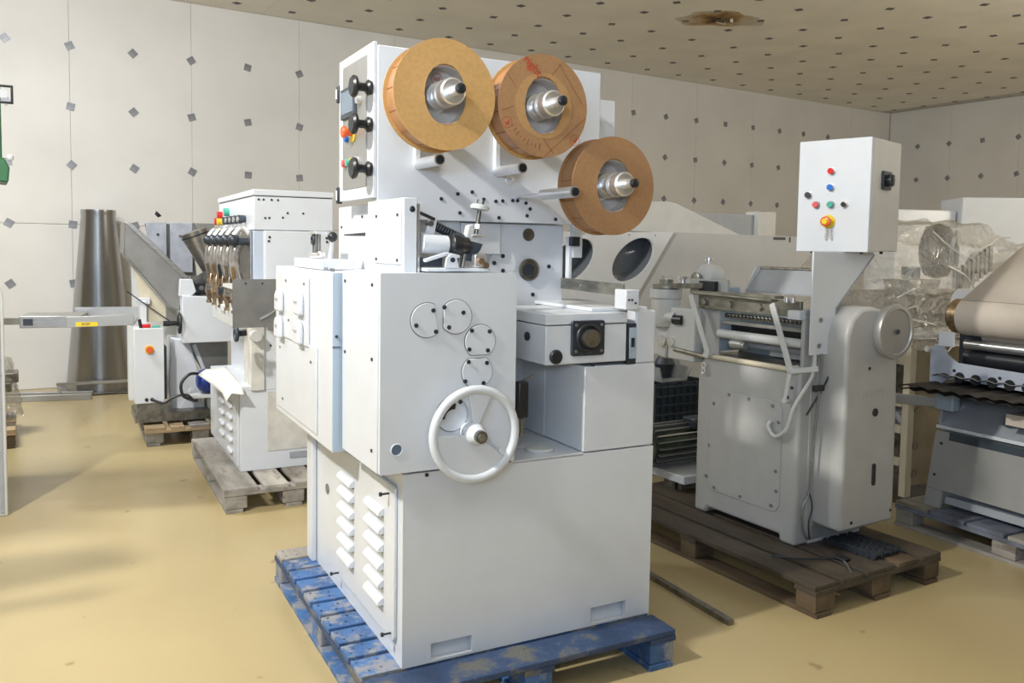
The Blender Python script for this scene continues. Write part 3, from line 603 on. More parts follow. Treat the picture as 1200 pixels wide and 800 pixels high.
GLASSY = mat('worn glossy feeder tube', (.50, .47, .43), .12, .55, var=.25, scale=14); AMBER = mat('stained feeder cup', (.27, .19, .12), .2, .4, var=.3, scale=30)
for k in range(5):      # vibrator arms
    y = 1.60-.27*k
    q = Lm(B().tube([(.25, y, 1.50), (.20, y, 1.545), (.15, y, 1.49)], .018), 'arm_bow', CHROME); B().ball((.15, y, 1.47), .038).cyl((.24, y, 1.46), (.16, y, 1.46), .022).make('arm_clamp', SCRW, q)
    Lm(B().tube([(.20, y+.05, 1.46), (.165, y+.04, 1.38), (.17, y+.02, 1.25), (.20, y, 1.16)], .034), 'feed_tube', GLASSY)
    q = Lm(B().lathe([(0, .018), (.05, .030), (.12, .036), (.16, .024), (.20, .012)], (.17, y-.02, 1.22), (-.1, 0, -1), 20), 'feed_cup', AMBER)
    B().cyl((.15, y-.02, 1.02), (.15, y-.02, 1.00), .02).make('feed_nut', BRASS, q)
    Lm(B().bar((.13, y-.08, 1.30), (.18, y+.06, 1.10), .02, .016).cyl((.12, y-.09, 1.12), (.17, y-.09, 1.12), .026), 'feed_link', (DSTEEL, BRASS, SCRW)[k % 3])
Lm(B().box(.24, .25, .45, 1.55, 1.05, 1.535), 'feeder_plate', STEEL)
for y in (.55, .95): Lm(B().box(.14, .19, y-.04, y+.04, .985, 1.03), 'feeder_foot', WHITE, bevel=.004)
Lm(B().box(.16, .30, .50, 1.5, .90, 1.05), 'feeder_shelf', WHITE2, bevel=.004)
sp = Lm(B().prism([(.055, .955), (.255, .955), (.255, .935), (.345, .935), (.345, 1.24), (.055, 1.24)], 'y', .0, .004), 'steel_guard', TRAYST, label='bare steel guard plate', smooth=False)
screws(sp, 'y', [(.13, 0, 1.215), (.225, 0, 1.215), (.31, 0, 1.225), (.31, 0, 1.20), (.335, 0, 1.17)], .006)
B().bar((.21, -.006, 1.005), (.26, -.006, 1.03), .004, .012).bar((.26, -.006, 1.03), (.345, -.006, 1.085), .004, .008).make('guard_slot', CHROME, sp)
Lm(B().box(.06, .32, .004, .376, 1.18, 1.20), 'guard_arm', WHITE2)
Lm(B().box(.225, .31, .36, .60, .516, .955), 'lower_column', DIRTY, bevel=.004)
q = Lm(B().torus((.10, .15, .905), (1, 0, 0), .038, .012, n=28), 'hand_knob', DBLUE); B().cyl((.10, .15, .905), (.16, .15, .91), .018).make('knob_stem', BLACK, q)
Lm(B().cyl((.25, .36, .87), (.25, .30, .87), .035), 'round_boss', WHITE2); screws(L, 'y', [(.35, .376, .80), (.54, .371, .62)], .007)
Lm(B().prism([(.165, .016), (.58, .016), (.58, .08), (.20, .08)], 'y', .37, .3755) if False else B().box(.47, .60, .3705, .376, .06, .10), 'fork_pocket', GREYP, smooth=False)
pp = B()
for i in range(7):
    for j in range(7): pass
V = []; F = []
for i in range(8):
    for j in range(9):
        u, v = i/7, j/8
        x = .02+.19*u; y = .28+.95*v; z = .664+.006*math.sin(5*u+3*v)
        if u < .25: z -= (.25-u)*.18
        if v < .12: z -= (.12-v)*.30
        V.append((x+.08*(1-v)*(.5-u), y, z))
F = [(i*9+j, (i+1)*9+j, (i+1)*9+j+1, i*9+j+1) for i in range(7) for j in range(8)]
Lm(B().box(.13, .311, .376, 1.25, .516, .545), 'ledge', WHITE, bevel=.003)
pso = B().add([(a, b, c-.110) for a, b, c in V], F).make('paper_sheet', PAPER)
tag(pso, 'crumpled white paper sheet lying on the ledge above the small louvres', 'paper', (LP[0], LP[1], .145), MA)
so = pso.modifiers.new('thick', 'SOLIDIFY'); so.thickness = .002

# ================================================================== HOPPER MACHINE (far left)
Hh = thing('hopper_machine', 'machine with a sloping grey steel hopper trough on the pine pallet', 'machine', (HP[0], HP[1], .145), MA)
def Hm(b, name, m=None, **k): return b.make(name, m or WHITE, Hh, **k)
def Z(pts): return [(a, b-.145) for a, b in pts]
tr = Hm(B().prism(Z([(-.11, 1.74), (-.12, 1.50), (.21, 1.07), (.28, 1.04), (.32, 1.30)]), 'y', .25, .256), 'hopper', TRAYST, label='sloping sheet steel hopper trough')
B().prism(Z([(-.11, 1.74), (-.06, 1.742), (.36, 1.31), (.32, 1.30)]), 'y', .235, .56).make('hopper_rim', STEEL, tr, bevel=.004)
B().prism(Z([(.08, 1.75), (.45, 1.75), (.50, 1.30), (.28, 1.04), (.2, 1.07)]), 'y', .86, .866).make('hopper_far_side', TRAYST, tr)
B().prism(Z([(-.12, 1.50), (-.112, 1.50), (.215, 1.075), (.29, 1.045), (.28, 1.035), (.21, 1.065)]), 'y', .25, .80).make('hopper_floor', STEEL, tr)
B().prism(Z([(-.12, 1.50), (-.11, 1.74), (-.105, 1.74), (-.113, 1.50)]), 'y', .25, .80).make('hopper_end', TRAYST, tr)
for x0, x1, z0 in ((.09, .25, 1.45), (.28, .46, 1.33)): Hm(B().box(x0, x1, .80, .83, z0-.145, 1.76-.145), 'vibrator_plate', SLATEM, bevel=.004); 
screws(Hh, 'y', [(.18, .80, 1.51), (.36, .80, 1.50)], .012)
Hm(B().prism(Z([(.49, 1.76), (.64, 1.76), (.72, 1.29), (.55, 1.29)]), 'y', .80, .82), 'steel_shield', TRAYST)
Hm(B().box(-.02, .45, .86, 1.0, .3, 1.3), 'rear_frame', WHITE2)
Hm(B().lathe([(0, .050), (.38, .115), (.382, .108)], (.575, .58, 1.185), (-.38, .0, 1)), 'chute_cone', STEEL, label='tapered steel chute'); Hm(B().lathe([(0, .113), (.012, .115)], (.455, .58, 1.50), (-.38, 0, 1)), 'chute_band', SCRW)
Hm(B().prism(Z([(.40, 1.28), (.56, 1.38), (.58, 1.18)]), 'y', .48, .50), 'chute_tray', DSTEEL); Hm(B().ball((.56, .45, 1.225), .025), 'cream_knob', CREAM)
Hm(B().cyl((.17, .80, 1.67), (.19, .80, 1.69), .02, .03), 'black_lever', BLACK)
Hm(B().prism(Z([(.29, 1.17), (.67, 1.15), (.67, .79), (.29, .79)]), 'y', .10, .50), 'gear_cover', bevel=.005, label='white box cover')
Hm(B().prism(Z([(.28, 1.30), (.37, 1.30), (.40, 1.20), (.36, 1.165), (.27, 1.165)]), 'y', .12, .20), 'bearing_block', bevel=.005)
Hm(B().box(.40, .60, .2, .5, 1.025, 1.13), 'dark_mechanism', BLACK, bevel=.01)
for k in range(5): Hm(B().cyl((.41+.04*k, .18, 1.06+.02*(k % 2)), (.41+.04*k, .24, 1.06+.02*(k % 2)), .02, n=8), 'mechanism_nut', (SCRW, DSTEEL, BRASS)[k % 3])
Hm(B().prism(Z([(.22, .82), (.36, .80), (.44, .52), (.50, .35), (.24, .17), (.20, .40)]), 'y', .30, .55), 'frame_casting', WHITE, bevel=.012)
Hm(B().prism(Z([(.34, .79), (.67, .79), (.67, .55), (.49, .50)]), 'y', .32, .50), 'grey_guard', TRAYST); Hm(B().bar((.40, .31, .61), (.50, .31, .33), .02, .03), 'brace', WHITE, bevel=.003)
Hm(B().bar((.02, .30, 1.12-.145), (.02, .30, .92-.145), .045, .05).bar((-.03, .30, 1.12-.145), (.07, .30, 1.12-.145), .03, .05), 'support_post', WHITE, bevel=.003); Hm(B().bar((-.10, .27, 1.20-.145), (.22, .27, .95-.145), .009, .009), 'pull_rod', SCRW)
Hm(B().prism(Z([(-.04, 1.36), (.19, 1.07), (.19, .95), (.03, .95)]), 'y', .32, .34), 'hopper_skirt', CREAM)
q = Hm(B().torus((.27, .12, .92-.145+.03), (1, 0, 0), .075, .012, n=28), 'handwheel', BLACK); B().cyl((.27, .12, .805), (.15, .12, .805), .018, .022).make('wheel_handle', BLACK, q); B().bar((.27, .12, .73), (.27, .12, .88), .01, .02).make('wheel_spoke', BLACK, q)
eb = Hm(B().box(-.063, .152, .10, .30, .18, .772), 'electric_box', bevel=.004, label='narrow white electrical box')
B().prism([(.30, .18), (.42, .20), (.42, .77), (.30, .772)], 'x', -.095, -.063).make('box_door', WHITE2, eb)
q = B().cyl((.045, .10, .605), (.045, .094, .605), .034).make('switch_plate', YEL, eb); B().cyl((.045, .094, .605), (.045, .07, .605), .026).make('main_switch', ORG, eb)
for x in (.02, .06): B().cyl((x, .10, .21), (x, .092, .21), .014).make('cable_gland', BLACK, eb)
B().box(.0, .06, .14, .20, .773, .80).make('red_clip', RED, eb, bevel=.004); B().box(.07, .13, .14, .20, .773, .785).make('green_clip', GRN, eb); B().cyl((-.01, .16, .77), (-.02, .16, .84), .012).make('black_stub', BLACK, eb)
Hm(B().box(.155, .175, .13, .30, .2, .62), 'back_strip', DBLUE); Hm(B().box(-.06, .5, .14, .6, .02, .09), 'skid_frame', DSTEEL)
Hm(B().box(-.05, .15, .12, .28, .09, .18), 'box_foot', DSTEEL)
mt = Hm(B().lathe([(0, .05), (.02, .082), (.06, .095), (.24, .095), (.26, .08)], (.40, .13, .455-.145+.02), (1, .1, 0), 28), 'motor', NAVY, label='blue electric motor'); B().box(.33, .60, .06, .24, .20, .225).make('motor_plate', WHITE2, mt, bevel=.003)
for k in range(6): B().torus((.46+.025*k, .136+.0025*k, .33), (1, .1, 0), .094, .004, n=28, m=6).make('cooling_fin', NAVY, mt)
Hm(B().tube([(.40, .07, .40), (.33, .05, .40), (.27, .04, .33), (.28, .03, .24), (.34, .03, .20), (.39, .03, .19)], .012), 'motor_cable', BLACK)
Hm(B().tube([(.06, .09, .21), (.14, .05, .185), (.22, .04, .23), (.31, .03, .24), (.36, .03, .19)], .010), 'box_cable', BLACK)
Hm(B().box(.20, .50, .22, .6, .0, .03), 'timber_packer', PINE, bevel=.003)
Hm(B().prism([(.24, .03), (.50, .03), (.46, .15), (.40, .25), (.36, .25), (.3, .12)], 'y', .28, .5), 'foot_casting', WHITE, bevel=.01)
for x in (.50, .62): Hm(B().box(x, x+.03, .3, .5, .0, .3), 'leg', WHITE2)

# ================================================================== STEEL CONE
cn = thing('steel_cone', 'tall tapered stainless steel cone standing against the back wall', 'cone', (-4.42, 9.12, 0), 27)
B().lathe([(0, .335), (.09, .330), (1.84, .168), (1.86, .172), (1.90, .172)], (0, 0, .02), (0, 0, 1), 64).make('cone_shell', CONEST, cn)
B().box(-.42, .42, -.42, .30, .012, .02).make('base_plate', DSTEEL, cn)
B().box(-.42, .42, -.425, -.415, .12, .15).make('base_rail', STEEL, cn)
for x in (-.40, .38): B().box(x, x+.02, -.42, -.40, 0, .10).make('foot', CHROME, cn)
for k, (z, x1) in enumerate(((.055, 0), (.25, -.05))):
    a_ = at((-4.32, 8.50), 16, (0, 0, 0)); 
tag(B().bar((-5.9, 7.98, .03), (-4.22, 8.50, .03), .05, .06).make('floor_rail', ALU, bevel=.004), 'long pale rail on the floor in front of the steel cone, nearer of two', 'rail')
tag(B().bar((-5.9, 8.20, .055), (-4.30, 8.69, .025), .05, .05).make('floor_rail', ALU, bevel=.004), 'long pale rail lying behind the other at the foot of the cone', 'rail')

# ================================================================== LEFT EDGE THINGS
cbn = thing('side_cabinet', 'pale grey cabinet edge cut off by the left edge of the photo', 'cabinet', (-2.899, 4.845, 0), 32)
pts = [(-.55, .0), (0.0, 0), (0.0, 1.28), (-.015, 1.33), (-.05, 1.36), (-.55, 1.36)]
B().prism(pts, 'y', -.0, .30).make('body', WHITE2, cbn, bevel=.006); B().box(-.04, -.02, -.006, .0, .02, 1.25).make('door_edge', GREYP, cbn, smooth=False); screws(cbn, 'y', [(-.025, 0, .82)], .008)
gp = thing('green_machine_post', 'green machine post with a black handle at the upper left edge', 'machine', (-3.155, 5.3, 0), 32)
B().box(-.55, -.20, .1, .45, .0, 2.0).make('post', GREEN, gp, bevel=.01); B().box(-.42, .0, .05, .40, 2.0, 2.56).make('head', GREEN, gp, bevel=.01)
B().prism([(-.3, 1.97), (.03, 1.95), (.038, 2.04), (.01, 2.10), (-.3, 2.10)], 'y', .0, .38).make('lower_head', GREEN, gp, bevel=.01)
B().bar((-.01, .03, 2.54), (.062, .03, 2.54), .02, .014).bar((-.01, .03, 2.44), (.062, .03, 2.44), .02, .014).bar((.06, .03, 2.433), (.06, .03, 2.547), .014, .02).make('handle', BLACK, gp, bevel=.004)
B().box(-.01, .035, .04, .05, 2.47, 2.52).make('white_tag', WHITE, gp); B().ball((.04, .0, 2.10), .022).make('white_knob', WHITE, gp)
ty = thing('tray_conveyor', 'stainless steel tray arm with a yellow sticker, reaching in from the left', 'conveyor', (-2.90, 5.0, 0), 20)
B().box(.0, .33, .0, .30, 1.075, 1.145).make('tray_head', STEEL, ty, bevel=.003)
B().prism([(.25, 1.075), (.62, 1.085), (.62, 1.15), (.25, 1.140)], 'y', -.02, .0).make('tray_side', ALU, ty, bevel=.002)
B().box(.25, .62, .0, .36, 1.085, 1.10).make('tray_floor', STEEL, ty); B().box(.25, .62, .36, .375, 1.085, 1.17).make('tray_far_side', ALU, ty)
B().box(.30, .42, -.023, -.0205, 1.082, 1.108).make('sticker', YEL, ty, label='yellow sticker with dark print', smooth=False)
text('BOSP', .02, SCRW, ty, (.355, -.0235, 1.095), (PI/2, 0, 0), 'sticker_print')
B().box(.02, .07, -.004, .0, 1.09, 1.13).make('dark_grip', SCRW, ty); B().box(-.30, .02, .18, .25, 1.08, 1.12).make('arm', WHITE2, ty); B().box(-.34, -.28, .18, .66, .0, 1.08).make('leg', WHITE2, ty)
pk = pallet('small brown timber pallet behind the grey cabinet, film-wrapped parts on it', (-4.516, 6.015, 0), 30, .85, .9, [PINE, DARKW2], 'x', nb=5)
fp_ = thing('wrapped_parts', 'bundle of parts in crumpled clear film on the small brown pallet', 'bundle', (-4.18, 6.78, .145), 30)
bb = B()
for k in range(5): bb.box(-.22+.06*k, .0+.05*k, -.2+.03*k, .15, .02+.07*k, .08+.075*k)
bb.make('metal_parts', DSTEEL, fp_, bevel=.01)
def filmsheet(fx, nx, ny, name, parent, label=None):
    V = [fx(i/nx, j/ny) for i in range(nx+1) for j in range(ny+1)]
    F = [(i*(ny+1)+j, (i+1)*(ny+1)+j, (i+1)*(ny+1)+j+1, i*(ny+1)+j+1) for i in range(nx) for j in range(ny)]
    return B().add(V, F).make(name, FILM, parent, label=label)
def f1(u, v):
    a = 2*PI*u; R = .22*(1-.35*v)+random.uniform(-.025, .025); return (R*math.cos(a), R*.8*math.sin(a), .02+.48*v)
filmsheet(f1, 30, 8, 'clear_film', fp_)
# trolley added unseen at the left, shaped to throw the floor shadow
tw = thing('shadow_shelf', 'unseen steel trolley out of view at the left', 'shadow_caster', (-2.27, 2.736, 0), 0)
B().prism([(0, 0), (-.142, .084), (-.6, -.06), (-.6, -.40), (-.246, -.206)], 'z', 1.98, 2.0).make('shelf', TRAYST, tw); B().bar((-.005, -.186, 1.97), (-.6, -.50, 1.97), .04, .03).make('rail', TRAYST, tw)
for x, y in ((-.50, -.12), (-.55, -.3)): B().box(x, x+.03, y, y+.03, 0, 1.98).make('leg', TRAYST, tw)
B().box(-.6, -.4, -.35, -.05, .9, .92).make('lower_shelf', TRAYST, tw)

# ================================================================== RIGHT MACHINE
R = thing('cut_and_feed_machine', 'white machine on the dark pallet with a grey disc and pushbutton control box', 'machine', (RP[0], RP[1], .145), RA2)
def Rm(b, name, m=None, **k): return b.make(name, m or RWHITE, R, **k)
bd = B().prism([(.0, .05), (.02, .0), (.10, .0), (.10, .30), (.0, .30)], 'z', .0, .62)
body = [(.0, .0), (.0, .705), (.06, .705)]
Rm(B().prism([(.0, 0), (.10, 0), (.10, .035), (.60, .035), (.62, 0), (.705, 0), (.705, .76), (.66, .87), (.0, .87)], 'x', .0, .50), 'body', bevel=.018, seg=3)
Rm(B().prism(rrect(.10, .60, .14, .70, .05), 'x', -.003, .0), 'access_cover', bevel=.0015)
Rm(B().prism(rrect(.096, .604, .136, .704, .052), 'x', -.0008, .0), 'cover_joint', GREYP, smooth=False)
screws(R, 'x', [(-.003, y, z) for y, z in ((.46, .685), (.321, .685), (.161, .675), (.571, .62), (.12, .60), (.60, .384), (.126, .35), (.615, .21), (.55, .16), (.36, .16), (.15, .17), (.12, .25))], .009, SCRL)
Rm(B().prism(rrect(.0, .70, .868, .876, .003), 'x', .0, .5), 'work_deck', DSTEEL, smooth=False)
blk = [(.12, .10), (.53, .10), (.52, .70), (.505, 1.03), (.47, 1.12), (.40, 1.17), (.30, 1.19), (.22, 1.185), (.15, 1.13), (.12, 1.05)]
Rm(B().prism(blk, 'y', -.17, .018), 'gear_case', bevel=.02, seg=3, label='tall rounded gear case')
Rm(B().box(.075, .122, -.005, .025, .03, 1.17), 'case_flange', bevel=.006); Rm(B().box(.02, .55, .0, .022, .876, 1.17), 'case_support', bevel=.004)
dw = Rm(B().lathe([(0, .10), (.02, .125), (.05, .135), (.065, .130), (.068, .112), (.060, .108)], (.40, -.17, 1.07), (0, -1, 0), 48), 'disc_wheel', ALU, label='grey aluminium disc wheel'); B().cyl((.40, -.236, 1.07), (.40, -.242, 1.07), .012).make('disc_bolt', SCRW, dw)
Rm(B().cyl((.345, -.172, .67), (.345, -.176, .67), .020), 'round_hole', BLACK); Rm(B().prism(rrect(.342, .366, .305, .415, .012), 'y', -.176, -.170), 'slot', BLACK, smooth=False)
screws(R, 'y', [(.29, -.17, .89), (.20, -.17, .14), (.50, -.17, .16)], .008)
text('CARLE77', .050, RWHITE, R, (.31, -.1705, .765), (PI/2, 0, 0), 'raised_lettering', 'raised lettering in the body colour')
screws(R, 'y', [(.10, -.006, z) for z in (1.06, 1.03, 1.005, .92, .885, .98)], .007)
# post with control box
Rm(B().prism([(-.005, .955), (.165, .955), (.165, 1.18), (.44, 1.44), (.44, 1.452), (-.005, 1.452)], 'y', -.058, -.048), 'box_post', WHITE, bevel=.002, label='white gusseted post plate')
Rm(B().prism([(.165, .955), (.175, .955), (.175, 1.175), (.455, 1.44), (.44, 1.44), (.165, 1.182)], 'y', -.058, .06), 'post_edge', GREYP, bevel=.002); screws(R, 'y', [(.061, -.058, 1.123), (.056, -.058, .999)], .012, SCRL)
ca = (.237, -.174, 1.998)
cbx = thing('control_box', 'white pushbutton control box mounted above the right machine', 'control box', at((RP[0], RP[1], .145), RA2, (.237, -.174, 1.452)), 45)
B().box(.02, .355, .0, .365, .004, .546).make('case', WHITE2, cbx, bevel=.004)
B().box(.0, .018, .002, .365, .0, .548).make('door', WHITE, cbx, bevel=.003)
B().box(.017, .021, .01, .36, .006, .54).make('door_gasket', BRASS, cbx)
for y, z, m_, nm in ((.193, .394, RED, 'red push button'), (.194, .315, BLUEB, 'blue push button'), (.265, .232, PINK, 'salmon push button'), (.191, .231, GRN, 'green push button'), (.122, .230, BLACK, 'black selector switch'), (.307, .281, SCRW, 'key lock')):
    q = B().cyl((0, y, z), (-.008, y, z), .018).make('button', CHROME if m_ not in (PINK, GRN) else GREYP, cbx, label=nm); B().cyl((-.008, y, z), (-.022, y, z), .0145 if m_ is not BLACK else .012).make('button_cap', m_, q)
q = B().cyl((0, .200, .148), (-.006, .200, .148), .033).make('emergency_stop', YEL, cbx, label='red mushroom button on yellow disc'); B().cyl((-.006, .2, .148), (-.028, .2, .148), .013).lathe([(0, .018), (.008, .025), (.018, .024), (.022, .016)], (-.024, .2, .148), (-1, 0, 0)).make('mushroom_button', ORG, q); B().cyl((-.0465, .2, .148), (-.049, .2, .148), .014).make('button_centre', YEL, q)
for dy in (0, .014): B().bar((-.012, .205-dy, .115), (-.012, .208-dy*2, .06), .002, .010).make('hanging_key', CHROME, q)
B().torus((-.012, .19, .098), (1, 0, 0), .016, .0018, n=20, m=6).make('key_ring', CHROME, q)
q = B().box(.12, .22, -.012, .0, .305, .395).make('rotary_switch', SCRW, cbx, bevel=.004); B().cyl((.17, -.012, .35), (.17, -.035, .35), .030).box(.163, .177, -.042, -.03, .325, .375).make('switch_knob', BLACK, q)
for x, y in ((.04, .30), (.04, .05), (.28, .05)): B().cyl((x, y, -.008), (x, y, .004), .008).make('foot_screw', SCRW, cbx)
# frame uprights left side and roller stack
Rm(B().prism([(.60, .876), (.72, .876), (.84, 1.20), (.84, 1.29), (.55, 1.29), (.55, 1.20), (.60, 1.18)], 'x', .05, .07), 'side_frame', bevel=.004, label='cast side frame')
Rm(B().box(.30, .45, .05, .70, .876, 1.10), 'inner_wall', BLUEGREY, bevel=.004)
Rm(B().box(.06, .20, .60, .68, .90, 1.25), 'inner_upright', BLUEGREY, bevel=.004)
q = Rm(B().prism([(.30, 1.22), (.30, 1.23), (.42, 1.355), (.42, 1.345)], 'y', .0, .66), 'slanted_tray', GREYP, label='slanted steel tray'); B().prism([(.28, 1.20), (.42, 1.20), (.42, 1.36), (.38, 1.36)], 'y', .655, .665).make('tray_end', WHITE2, q); B().cyl((.42, -.01, 1.352), (.42, .67, 1.352), .010).make('tray_lip', DSTEEL, q)
Rm(B().box(.02, .04, .03, .74, 1.128, 1.207), 'blade_beam', BARST, bevel=.003, label='long stained steel beam'); Rm(B().box(-.01, .06, .17, .78, 1.212, 1.226), 'beam_strip', BARST, bevel=.002); Rm(B().cyl((-.005, .19, 1.203), (-.005, .76, 1.212), .007), 'thin_rod', BARST)
for y in (.68, .49, .28): Rm(B().cyl((.02, y, 1.165), (.0, y, 1.165), .017), 'beam_bolt', BARST)
q = Rm(B().cyl((.08, .02, 1.098), (.08, .58, 1.098), .013), 'chain_shaft', BLACK, label='dark chain along a shaft')
ch = B().torus((0, 0, 0), (1, .0, .5), .011, .004, n=10, m=5)
repeat('chain_link', ch, DSTEEL, q, [(.066, .03+.026*k, 1.098) for k in range(21)])
Rm(B().box(.06, .10, .02, .60, 1.052, 1.068), 'slide_bar', ALU, bevel=.002); Rm(B().box(.14, .20, .02, .60, .98, 1.05), 'dark_roller_bed', BLACK); 
Rm(B().cyl((.05, .02, .998), (.05, .60, .998), .024), 'white_roller', WHITE2); Rm(B().cyl((.12, .02, .945), (.12, .6, .945), .014), 'grey_roller', GREYP); Rm(B().cyl((.0, .03, .872), (.0, .66, .872), .015), 'front_rod', CREAM)
Rm(B().prism([(.02, .89), (.45, .89), (.30, .97), (.22, .98)], 'y', .2, .21) if False else B().box(.25, .28, .0, .42, .885, .95), 'wire_cover', WHITE2)
Rm(B().cyl((.05, .42, .95), (.05, .50, .95), .028).cyl((.045, .40, .95), (.045, .42, .95), .02), 'motor_end', ALU)
a1 = Rm(B().bar((-.02, .175, 1.19), (-.03, .035, .875), .012, .034), 'swing_arm', WHITE2, bevel=.004, label='white swing arm'); B().cyl((-.035, .035, .875), (.02, .035, .875), .022).bar((-.03, .035, .87), (-.03, .06, .72), .010, .022).cyl((-.04, .06, .72), (-.01, .06, .72), .014).make('arm_knuckle', WHITE2, a1, bevel=.002); B().bar((-.03, .035, .868), (-.02, -.12, .90), .012, .026).make('arm_lever', WHITE2, a1, bevel=.003)
a2 = Rm(B().bar((-.02, .76, 1.20), (-.03, .60, .89), .012, .036), 'swing_arm', WHITE2, bevel=.004); B().cyl((-.035, .61, .885), (.01, .61, .885), .02).make('arm_knuckle', WHITE2, a2); screws(R, 'x', [(-.03, .045, .74), (-.03, .02, .79)], .009)
for z in (.82, .79): Rm(B().torus((-.02, .64, z), (1, 0, 0), .014, .005, n=14), 'chain_ring', CHROME)
# top left mechanism
q = Rm(B().lathe([(0, .075), (.02, .085), (.08, .085), (.1, .07)], (.10, .79, 1.29), (1, -.2, 0), 32), 'bearing_drum', WHITE2); B().lathe([(0, .045), (.02, .05), (.03, .03)], (.10, .83, 1.275), (-1, .2, 0), 28).make('drum_knob', DSTEEL, q); B().cyl((.13, .78, 1.37), (.13, .78, 1.40), .012).lathe([(0, .026), (.012, .026)], (.13, .78, 1.395), (0, 0, 1), 10).make('star_screw', CHROME, q)
q = Rm(B().lathe([(0, .07), (.03, .085), (.16, .085), (.17, .095), (.22, .095), (.225, .02)], (.03, 1.02, 1.0), (0, 0, 1), 32), 'round_housing', WHITE2, label='round white housing'); B().lathe([(0, .08), (.02, .08), (.024, .04), (.05, .04)], (.03, 1.02, 1.225), (0, 0, 1), 24).make('housing_cap', BARST, q)
for dx, dy in ((0, .0), (.0, -.14)): B().cyl((.03+dx, 1.02+dy, 1.23), (.03+dx, 1.02+dy, 1.30), .014).lathe([(0, .028), (.014, .028)], (.03+dx, 1.02+dy, 1.285), (0, 0, 1), 8).make('wing_nut', CHROME, q)
Rm(B().bar((.02, 1.05, 1.235), (.02, .70, 1.255), .03, .03), 'clamp_bar', DSTEEL, bevel=.002); Rm(B().box(.02, .12, .62, .74, 1.225, 1.28), 'black_block', BLACK, bevel=.003)
Rm(B().prism([(.98, .815), (1.17, .84), (1.17, 1.0), (.95, 1.0)], 'x', .0, .18), 'housing_foot', WHITE2, bevel=.01); Rm(B().box(.0, .12, .74, .96, .82, 1.12), 'rear_upright', WHITE2, bevel=.008)
Rm(B().cyl((-.02, 1.0, .92), (.03, 1.0, .92), .035).cyl((-.01, .93, .92), (.04, .93, .92), .028), 'round_nut', CHROME); Rm(B().cyl((-.005, .97, 1.06), (.0, .90, 1.06), .03), 'white_knob', WHITE2); Rm(B().cyl((-.01, .90, 1.05), (.0, .84, 1.05), .028), 'black_sleeve', BLACK)
Rm(B().cyl((.0, .66, .865), (.0, .90, .88), .014), 'rear_rod', BARST)
for y, z in ((.10, 1.20), (.06, 1.20)): Rm(B().cyl((.0, y, z), (.0, y, z+.025), .012), 'upper_nut', CHROME)
Rm(B().box(-.02, .05, .0, .075, 1.12, 1.165), 'white_block', WHITE, bevel=.003)
# cables
Rm(B().tube([(-.01, .16, .60), (-.02, .17, .57), (-.025, .12, .53), (-.025, .05, .58), (-.02, .01, .70), (.03, -.045, .85), (.04, -.05, .96)], .010), 'white_hose', WHITE2, label='white corrugated hose')
Rm(B().tube([(.075, -.06, .96), (.075, -.06, .85), (.065, -.04, .5), (.06, -.03, .28), (.03, -.02, .20), (.035, -.02, .10), (.06, -.03, .04)], .006), 'grey_cable', SCRL); Rm(B().tube([(.06, -.03, .28), (.08, -.035, .2), (.06, -.035, .12), (.07, -.035, .04)], .004), 'thin_cable', SCRW)
Rm(B().tube([(.02, -.03, .66), (.10, -.06, .80), (.13, -.07, .86), (.14, -.09, .87)], .005), 'black_wire', BLACK); Rm(B().box(.02, .09, -.075, -.055, .78, .81), 'cable_clip', BLACK, bevel=.003)
Rm(B().box(.10, .50, .0, .25, -.0, .095), 'plinth', WHITE2, bevel=.004)
# chains on the pallet
for i, (a, b_) in enumerate((((.20, -.05), (.22, -.30)), ((.27, -.05), (.29, -.30)), ((.34, -.05), (.36, -.30)))):
    t = thing('roller_chain', ('left of three greasy black chains lying on the dark pallet', 'middle of three greasy black chains lying on the dark pallet', 'right of three greasy black chains lying on the dark pallet')[i], 'chain', at((RP[0], RP[1], .145), RA2, (a[0], a[1], .0)), RA2, 'roller chains on the dark pallet')
    lk = B().cyl((-.024, 0, .018), (.024, 0, .018), .012, n=10).cyl((-.028, 0, .018), (-.020, 0, .018), .018, n=10).cyl((.020, 0, .018), (.028, 0, .018), .018, n=10)
    repeat('link', lk, SCRW, t, [((b_[0]-a[0])*k/8, (b_[1]-a[1])*k/8, 0) for k in range(9)])
hx = thing('hex_key', 'thin bent steel rod lying on the dark pallet corner', 'tool', at((RP[0], RP[1], .148), RA2, (-.10, -.16, 0)), RA2)
B().tube([(-.1, .12, .004), (.0, .02, .004), (.16, -.06, .004)], .004).make('rod', SCRW, hx); B().tube([(.16, -.06, .004), (.13, -.12, .004), (.06, -.20, .004)], .004).make('rod', SCRL, hx); B().box(.14, .19, -.1, -.04, 0, .012).make('head', BLACK, hx, bevel=.003)

# steel bar on floor
tag(B().bar((.46, 4.52, .0125), (.955, 3.54, .0125), .03, .025).make('steel_angle_bar', DSTEEL, bevel=.001), 'long dark steel bar lying on the yellow floor between the two main pallets', 'bar')

